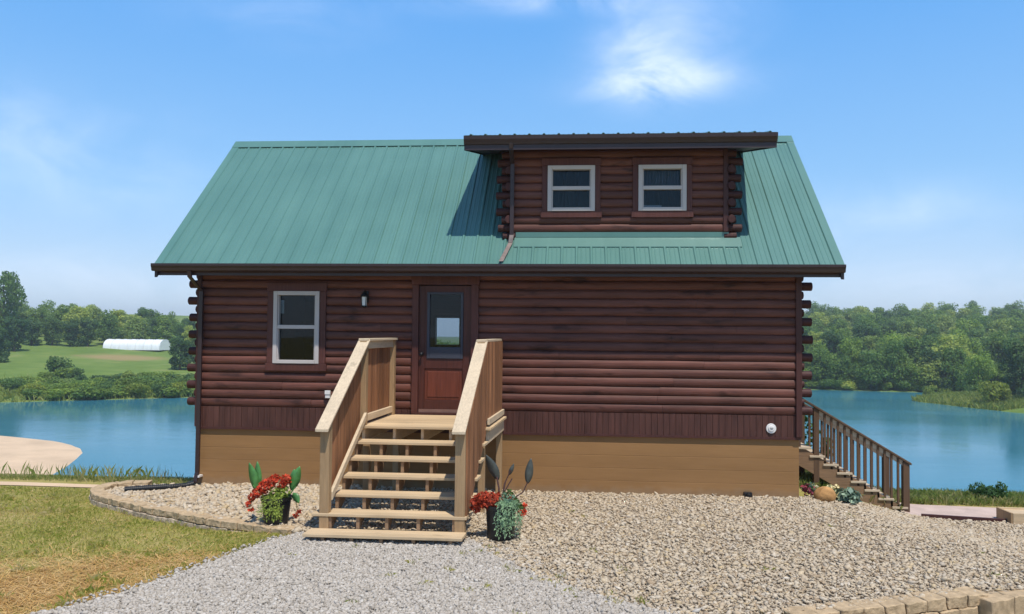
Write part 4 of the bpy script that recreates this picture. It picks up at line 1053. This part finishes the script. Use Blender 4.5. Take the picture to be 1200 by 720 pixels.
def trailing(parent, mat, c, r0, z0, z1, n, a0, a1, name='trailing_foliage'):
    V = []; base = np.array(parent.location)
    for k in range(n):
        a = rng.uniform(a0, a1); L = rng.uniform(.5, 1.0); x0, y0 = c[0] + r0 * .75 * math.cos(a), c[1] + r0 * .75 * math.sin(a)
        m = 11
        for i in range(m):
            u = i / m * L; rr = r0 * (.75 + .42 * min(1, u * 3)) + .01; z = z0 + .045 * math.sin(min(1, u * 3) * PI) - (z0 - z1) * u
            p = np.array([c[0] + rr * math.cos(a) + rng.normal(0, .008), c[1] + rr * math.sin(a) + rng.normal(0, .008), z])
            d = rng.normal(0, 1, 3); d[2] -= .8; d /= np.linalg.norm(d); s_ = np.cross(d, [math.cos(a), math.sin(a), .3]); s_ /= np.linalg.norm(s_); l = rng.uniform(.02, .046)
            V += [p - s_ * l * .3, p + d * l * .5 - s_ * l * .12 * 0, p + s_ * l * .3, p + d * l * 1.2][0:4]
    V = np.array(V).reshape(-1, 4, 3)[:, [0, 1, 2, 3]] if False else np.array(V).reshape(-1, 4, 3)
    V = V[:, [0, 3, 2, 1]]
    V = V.reshape(-1, 3) - base[None]
    return np_mesh(name, V, np.arange(len(V)).reshape(-1, 4), mat, parent)
p1 = empty('flower_pot', (1.575, -2.62, .0), 'black flower pot with yellow green trailing plant and red flowers, left of the steps', 'flower pot')
mb = MB(); mb.lathe([(0, .0), (.15, .0), (.155, .02), (.185, .29), (.2, .295), (.2, .335), (.185, .335), (.175, .28), (0, .27)], (1.575, -2.62, .035), 28); mb.build('pot', M['black'], p1, smooth=False)
trailing(p1, M['trail'], (1.575, -2.62, 0), .185, .38, .07, 44, -PI * .78, -PI * .30)
V = flowers(p1, M['trail'], [(1.60, -2.68, .42, .09), (1.66, -2.64, .43, .08)], 200, .025, 'foliage')
flowers(p1, M['redflower'], [(1.36, -2.70, .43, .06), (1.44, -2.68, .50, .075), (1.50, -2.66, .55, .07), (1.55, -2.62, .60, .05), (1.70, -2.62, .58, .07), (1.66, -2.66, .52, .05), (1.27, -2.68, .36, .045), (1.24, -2.70, .28, .035), (1.27, -2.70, .21, .03)], 620, .024, 'flower_cluster')
flowers(p1, M['redflower'], [(1.84, -2.64, .13, .03), (1.87, -2.62, .18, .025)], 50, .018, 'flower_cluster', 'small red flowers trailing low on the right side')
mb = MB(); mb.tube([(1.42, -2.64, .4), (1.30, -2.70, .38), (1.25, -2.71, .24)], .005, 5); mb.tube([(1.70, -2.62, .38), (1.83, -2.62, .34), (1.86, -2.62, .16)], .005, 5); mb.tube([(1.40, -2.6, .36), (1.25, -2.6, .50)], .008, 5); mb.tube([(1.72, -2.6, .36), (1.82, -2.6, .5)], .008, 5); mb.build('stem', M['canna'], p1)
leafpart(p1, M['canna'], [((1.30, -2.60, .42), (1.20, -2.60, .80), .06, .3, -.05), ((1.31, -2.58, .45), (1.285, -2.58, .81), .05, .35, .05), ((1.76, -2.6, .45), (1.87, -2.62, .76), .065, .3, .08), ((1.80, -2.64, .42), (1.90, -2.66, .30), .05, .2, -.1), ((1.77, -2.58, .5), (1.79, -2.58, .72), .05, .3, .0)])
p2 = empty('flower_pot', (4.53, -2.95, 0), 'flower pot hidden by grey green trailing plant, with dark leaves, right of the steps', 'flower pot')
mb = MB(); mb.lathe([(0, 0), (.16, 0), (.165, .02), (.185, .36), (.2, .365), (.2, .41), (.185, .41), (.175, .36), (0, .35)], (4.53, -2.95, .005), 28); mb.build('pot', M['black'], p2)
trailing(p2, M['silver'], (4.545, -2.95, 0), .19, .47, .02, 92, -PI * .58, PI * .22)
flowers(p2, M['silver'], [(4.60, -3.0, .47, .09), (4.52, -3.03, .44, .07)], 200, .022, 'foliage')
flowers(p2, M['redflower'], [(4.24, -3.0, .45, .075), (4.33, -3.02, .50, .08), (4.42, -3.03, .49, .08), (4.47, -3.03, .41, .05), (4.22, -2.98, .37, .05), (4.36, -3.04, .42, .06), (4.50, -3.02, .50, .06)], 640, .024)
flowers(p2, M['redflower'], [(4.79, -2.92, .33, .05), (4.82, -2.92, .40, .03), (4.65, -2.96, .50, .03)], 120, .02, 'flower_cluster', 'loose pinkish red flowers on the right side of the pot')
flowers(p2, M['leafdark'], [(4.68, -2.92, .44, .06), (4.62, -2.9, .52, .06), (4.74, -2.92, .38, .05)], 160, .025, 'foliage')
mb = MB(); mb.tube([(4.50, -2.92, .42), (4.50, -2.92, .60), (4.47, -2.9, .74)], .011, 6); mb.tube([(4.53, -2.92, .42), (4.57, -2.9, .66), (4.64, -2.88, .82)], .011, 6); mb.tube([(4.6, -2.9, .42), (4.80, -2.88, .56), (4.85, -2.88, .68)], .008, 6); mb.tube([(4.56, -2.92, .55), (4.66, -2.9, .72)], .008, 6); mb.build('stem', plain('purplish_stem', (.09, .045, .04), .6), p2)
leafpart(p2, M['darkleaf'], [((4.49, -2.9, .70), (4.34, -2.92, 1.02), .06, .3, -.12), ((4.85, -2.88, .66), (4.89, -2.88, .97), .05, .3, .06), ((4.62, -2.88, .76), (4.68, -2.88, .90), .025, .3, .1)])

# ------------------------------------------------------------------ things at the foot of the side stairs
def rock(name, c, r, mat, label, cat):
    v, f = ico(3); q = np.random.default_rng(5)
    k = q.normal(0, 1, (5, 3)); n = sum(np.sin(v @ k[i] * 1.6 + i) for i in range(5)) * .07
    v = v * (1 + n)[:, None]; v[:, 2] = np.maximum(v[:, 2], -.75)
    return tag(np_mesh(name, v * np.array(r)[None] + np.array(c)[None], f, mat, smooth=True), label, cat)
rz = float(bedz(9.27, -.05)); rock('boulder', (9.275, -.05, rz + .09), (.145, .13, .125), M['boulder'], 'round orange boulder on the river rocks before the side staircase', 'rock')
def clump(name, x, y, z, r, h, n, mats, label, cat='plant', size=.05):
    e = empty(name, (x, y, z), label, cat)
    for nm, mt, k in mats:
        L = [((r * .55 * math.cos(a), r * .55 * math.sin(a), h * .5), (r * .5, r * .5, h * .5)) for a in rng.uniform(0, 6.28, 6)]
        V, F = foliage_arrays(int(n * k), L, size, .5, .5); V[:, 2] = np.maximum(V[:, 2], 0); np_mesh(nm, V, F, mt, e)
    return e
z = float(bedz(9.62, .1))
clump('leafy_plant', 9.66, .1, z, .20, .22, 90, [('leaf', M['hosta'], .9), ('dark_leaf', M['hostadark'], 1.)], 'dark green plant with pale variegated leaves right of the boulder', 'plant', .055)
clump('leafy_plant', 9.47, .22, float(bedz(9.45, .25)), .12, .24, 110, [('leaf', M['hosta'], .4), ('flower', M['cream'], .6)], 'cream flowered plant just behind the orange boulder', 'plant', .032)
clump('flowering_plant', 9.12, .30, float(bedz(9.1, .3)), .12, .20, 160, [('leaf', M['hostadark'], .4), ('flower', M['pink'], .6)], 'pink flowered plant against the right corner of the foundation', 'plant', .028)
clump('flowering_plant', 9.28, .5, float(bedz(9.3, .5)), .10, .16, 110, [('leaf', M['shrub'], .5), ('flower', M['cream'], .5)], 'small white flowered plant between the pink flowers and stair post', 'plant', .028)
for (x, y, h, w, lab) in ((9.75, 2.9, 1.15, .22, 'tall dark green leafy plant behind the upper balusters of the side staircase'), (10.15, 2.9, .85, .2, 'bushy green plant behind the middle balusters of the side staircase'), (9.3, 2.2, .62, .22, 'dark spiky plant under the top of the side staircase')):
    z = h1(x, y); e = empty('tall_plant', (x, y, z), lab, 'plant')
    L = [((rng.normal(0, w * .4), rng.normal(0, w * .4), h * u), (w * .6, w * .6, h * .16)) for u in (.25, .4, .55, .7, .85)]
    V, F = foliage_arrays(260, L, .05, .3, .7); np_mesh('leaf', V, F, M['leafdark'], e)
    mb = MB(); mb.tube([(x, y, z), (x + .02, y, z + h * .5), (x - .01, y, z + h * 1.15)], [.012, .009, .003], 6); mb.build('stem', M['canna'], e)
mb = MB(); zf_ = lambda x, y: float(H(x, y))
A = [(11.12, .93), (12.5, .86)]
mb.hexa([(11.12, .93, -.56), (12.45, .86, -.56), (12.45, .90, -.56), (11.12, .97, -.56), (11.12, .93, -.40), (12.45, .86, -.435), (12.45, .90, -.435), (11.12, .97, -.40)])
tag(mb.build('edging_board', M['trim'], bevel=.004), 'dark narrow edging board along the paved landing right of the side stairs', 'edging board')
bx = empty('timber_box', (12.72, .95, -.5), 'pale timber planter box at the right edge beside the paved landing', 'box')
for q in (12.42, 13.0):
    mb = MB(); mb.box(q, q + .035, .75, 1.2, -.52, -.31); mb.build('end_board', M['pine_z'], bx, bevel=.004)
for q in (.745, 1.17):
    mb = MB(); mb.box(12.456, 12.999, q, q + .035, -.52, -.312); mb.build('side_board', M['pine_x'], bx, bevel=.004)
mb = MB(); mb.box(12.45, 13.0, .775, 1.175, -.5, -.335); mb.build('lid', M['pine_x'], bx)
x, y = 13.0, 2.6; shrub(x, y, .38, .32, 'dark small bush on the bank behind the timber box', None, 2)

# ------------------------------------------------------------------ light, sky, camera
SUN = Vector((.24, -.42, 1.)).normalized()
el = math.asin(SUN.z); rot = math.atan2(SUN.x, SUN.y)
sl = bpy.data.lights.new('sun', 'SUN'); sl.energy = 3.35; sl.angle = math.radians(.9); sl.color = (1., .94, .85)
so = bpy.data.objects.new('sun', sl); COL.objects.link(so); so.rotation_euler = (-SUN).to_track_quat('-Z', 'Y').to_euler(); so.location = (20, -30, 60)
W = bpy.data.worlds.new('World'); S.world = W; W.use_nodes = True; t = NT(W.node_tree)
bg = t.n['Background']; sky = t.n.new('ShaderNodeTexSky'); sky.sky_type = 'NISHITA'; sky.sun_disc = False
sky.sun_elevation = el; sky.sun_rotation = rot; sky.air_density = 1.0; sky.dust_density = .6; sky.ozone_density = 2.2; sky.altitude = 200
g = t.coords('Generated'); dirv = t.vmath('NORMALIZE', g)
def blob(px, py, a, b, strength):
    d = (CF + CR * ((px - 600) / 933.887) - CR.cross(CF) * ((py - 360) / 933.887)).normalized()
    t1 = d.cross(Vector((0, 0, 1))).normalized(); t2 = t1.cross(d)
    u = t.math('DIVIDE', t.vmath('DOT_PRODUCT', dirv, tuple(t1)), a); v = t.math('DIVIDE', t.vmath('DOT_PRODUCT', dirv, tuple(t2)), b)
    f = t.math('DOT' if False else 'MULTIPLY', -1., t.math('ADD', t.math('MULTIPLY', u, u), t.math('MULTIPLY', v, v)))
    front = t.maprange(t.vmath('DOT_PRODUCT', dirv, tuple(d)), 0, .2)
    return t.math('MULTIPLY', t.math('MULTIPLY', t.math('EXPONENT', f), strength), front)
n1 = t.noise(t.scale(dirv, (5, 5, 11)), 1.5, 6, .58, .6); n2 = t.noise(t.scale(dirv, (2.2, 2.2, 5)), 1.8, 5, .6, .5)
wisp = t.maprange(n1, .32, .74)
blobs = None
for args in ((775, 98, .080, .020, .55), (762, 70, .055, .042, .48), (800, 30, .07, .05, .22), (640, 2, .13, .014, .34), (60, 190, .16, .06, .17), (140, 330, .22, .03, .28), (1030, 250, .11, .03, .25), (20, 140, .08, .03, .1), (330, 15, .1, .03, .12), (1120, 330, .2, .03, .22)):
    q = blob(*args); blobs = q if blobs is None else t.math('ADD', blobs, q)
mask = t.math('MULTIPLY', blobs, t.math('ADD', t.math('MULTIPLY', wisp, 1.15), .12), clamp=True)
hs = t.n.new('ShaderNodeHueSaturation'); hs.inputs['Saturation'].default_value = 1.0; hs.inputs['Value'].default_value = 1.0; t.link(sky.outputs[0], hs.inputs['Color'])
sep = t.n.new('ShaderNodeSeparateXYZ'); t.link(dirv, sep.inputs[0])
K = 1 / .150
grad = t.ramp(sep.outputs[2], [(0, tuple(K * c for c in (.50, .64, .80))), (.06, tuple(K * c for c in (.40, .57, .80))), (.16, tuple(K * c for c in (.225, .475, .80))), (.38, tuple(K * c for c in (.092, .35, .79))), (.6, tuple(K * c for c in (.07, .22, .52))), (1, tuple(K * c for c in (.055, .15, .36)))])
skyc = t.mix(.78, hs.outputs[0], grad)
t.link(t.mix(mask, skyc, (6.6, 7.0, 7.9)), bg.inputs[0]); bg.inputs[1].default_value = .14
hz = MB(); hz.box(-950, 950, -320, 1250, -14.5, 34.); hz = hz.build('haze', None); tag(hz, 'thin summer haze over the lake and woods', 'haze', kind='stuff')
hm = bpy.data.materials.new('summer_haze'); hm.use_nodes = True; ht = NT(hm.node_tree); ht.n.remove(ht.n['Principled BSDF'])
vol = ht.n.new('ShaderNodeVolumePrincipled'); vol.inputs['Color'].default_value = (.90, .94, 1., 1); vol.inputs['Density'].default_value = .0006; vol.inputs['Anisotropy'].default_value = .3
ht.link(vol.outputs[0], [n for n in ht.n if n.type == 'OUTPUT_MATERIAL'][0].inputs['Volume']); hz.data.materials.append(hm)

cam = bpy.data.cameras.new('camera'); co = bpy.data.objects.new('camera', cam); COL.objects.link(co)
U = CR.cross(CF).normalized(); R_ = CR.normalized(); F_ = U.cross(R_)
co.matrix_world = Matrix(((R_.x, U.x, -CF.x, CAM.x), (R_.y, U.y, -CF.y, CAM.y), (R_.z, U.z, -CF.z, CAM.z), (0, 0, 0, 1)))
cam.sensor_width = 36; cam.lens = 36 * 933.887 / 1200; cam.clip_end = 8000; cam.clip_start = .1
S.camera = co
S.view_settings.view_transform = 'Standard'; S.view_settings.look = 'None'; S.view_settings.exposure = 0.44; S.view_settings.gamma = 1
S.render.engine = 'CYCLES'
S.cycles.max_bounces = 8; S.cycles.transparent_max_bounces = 12
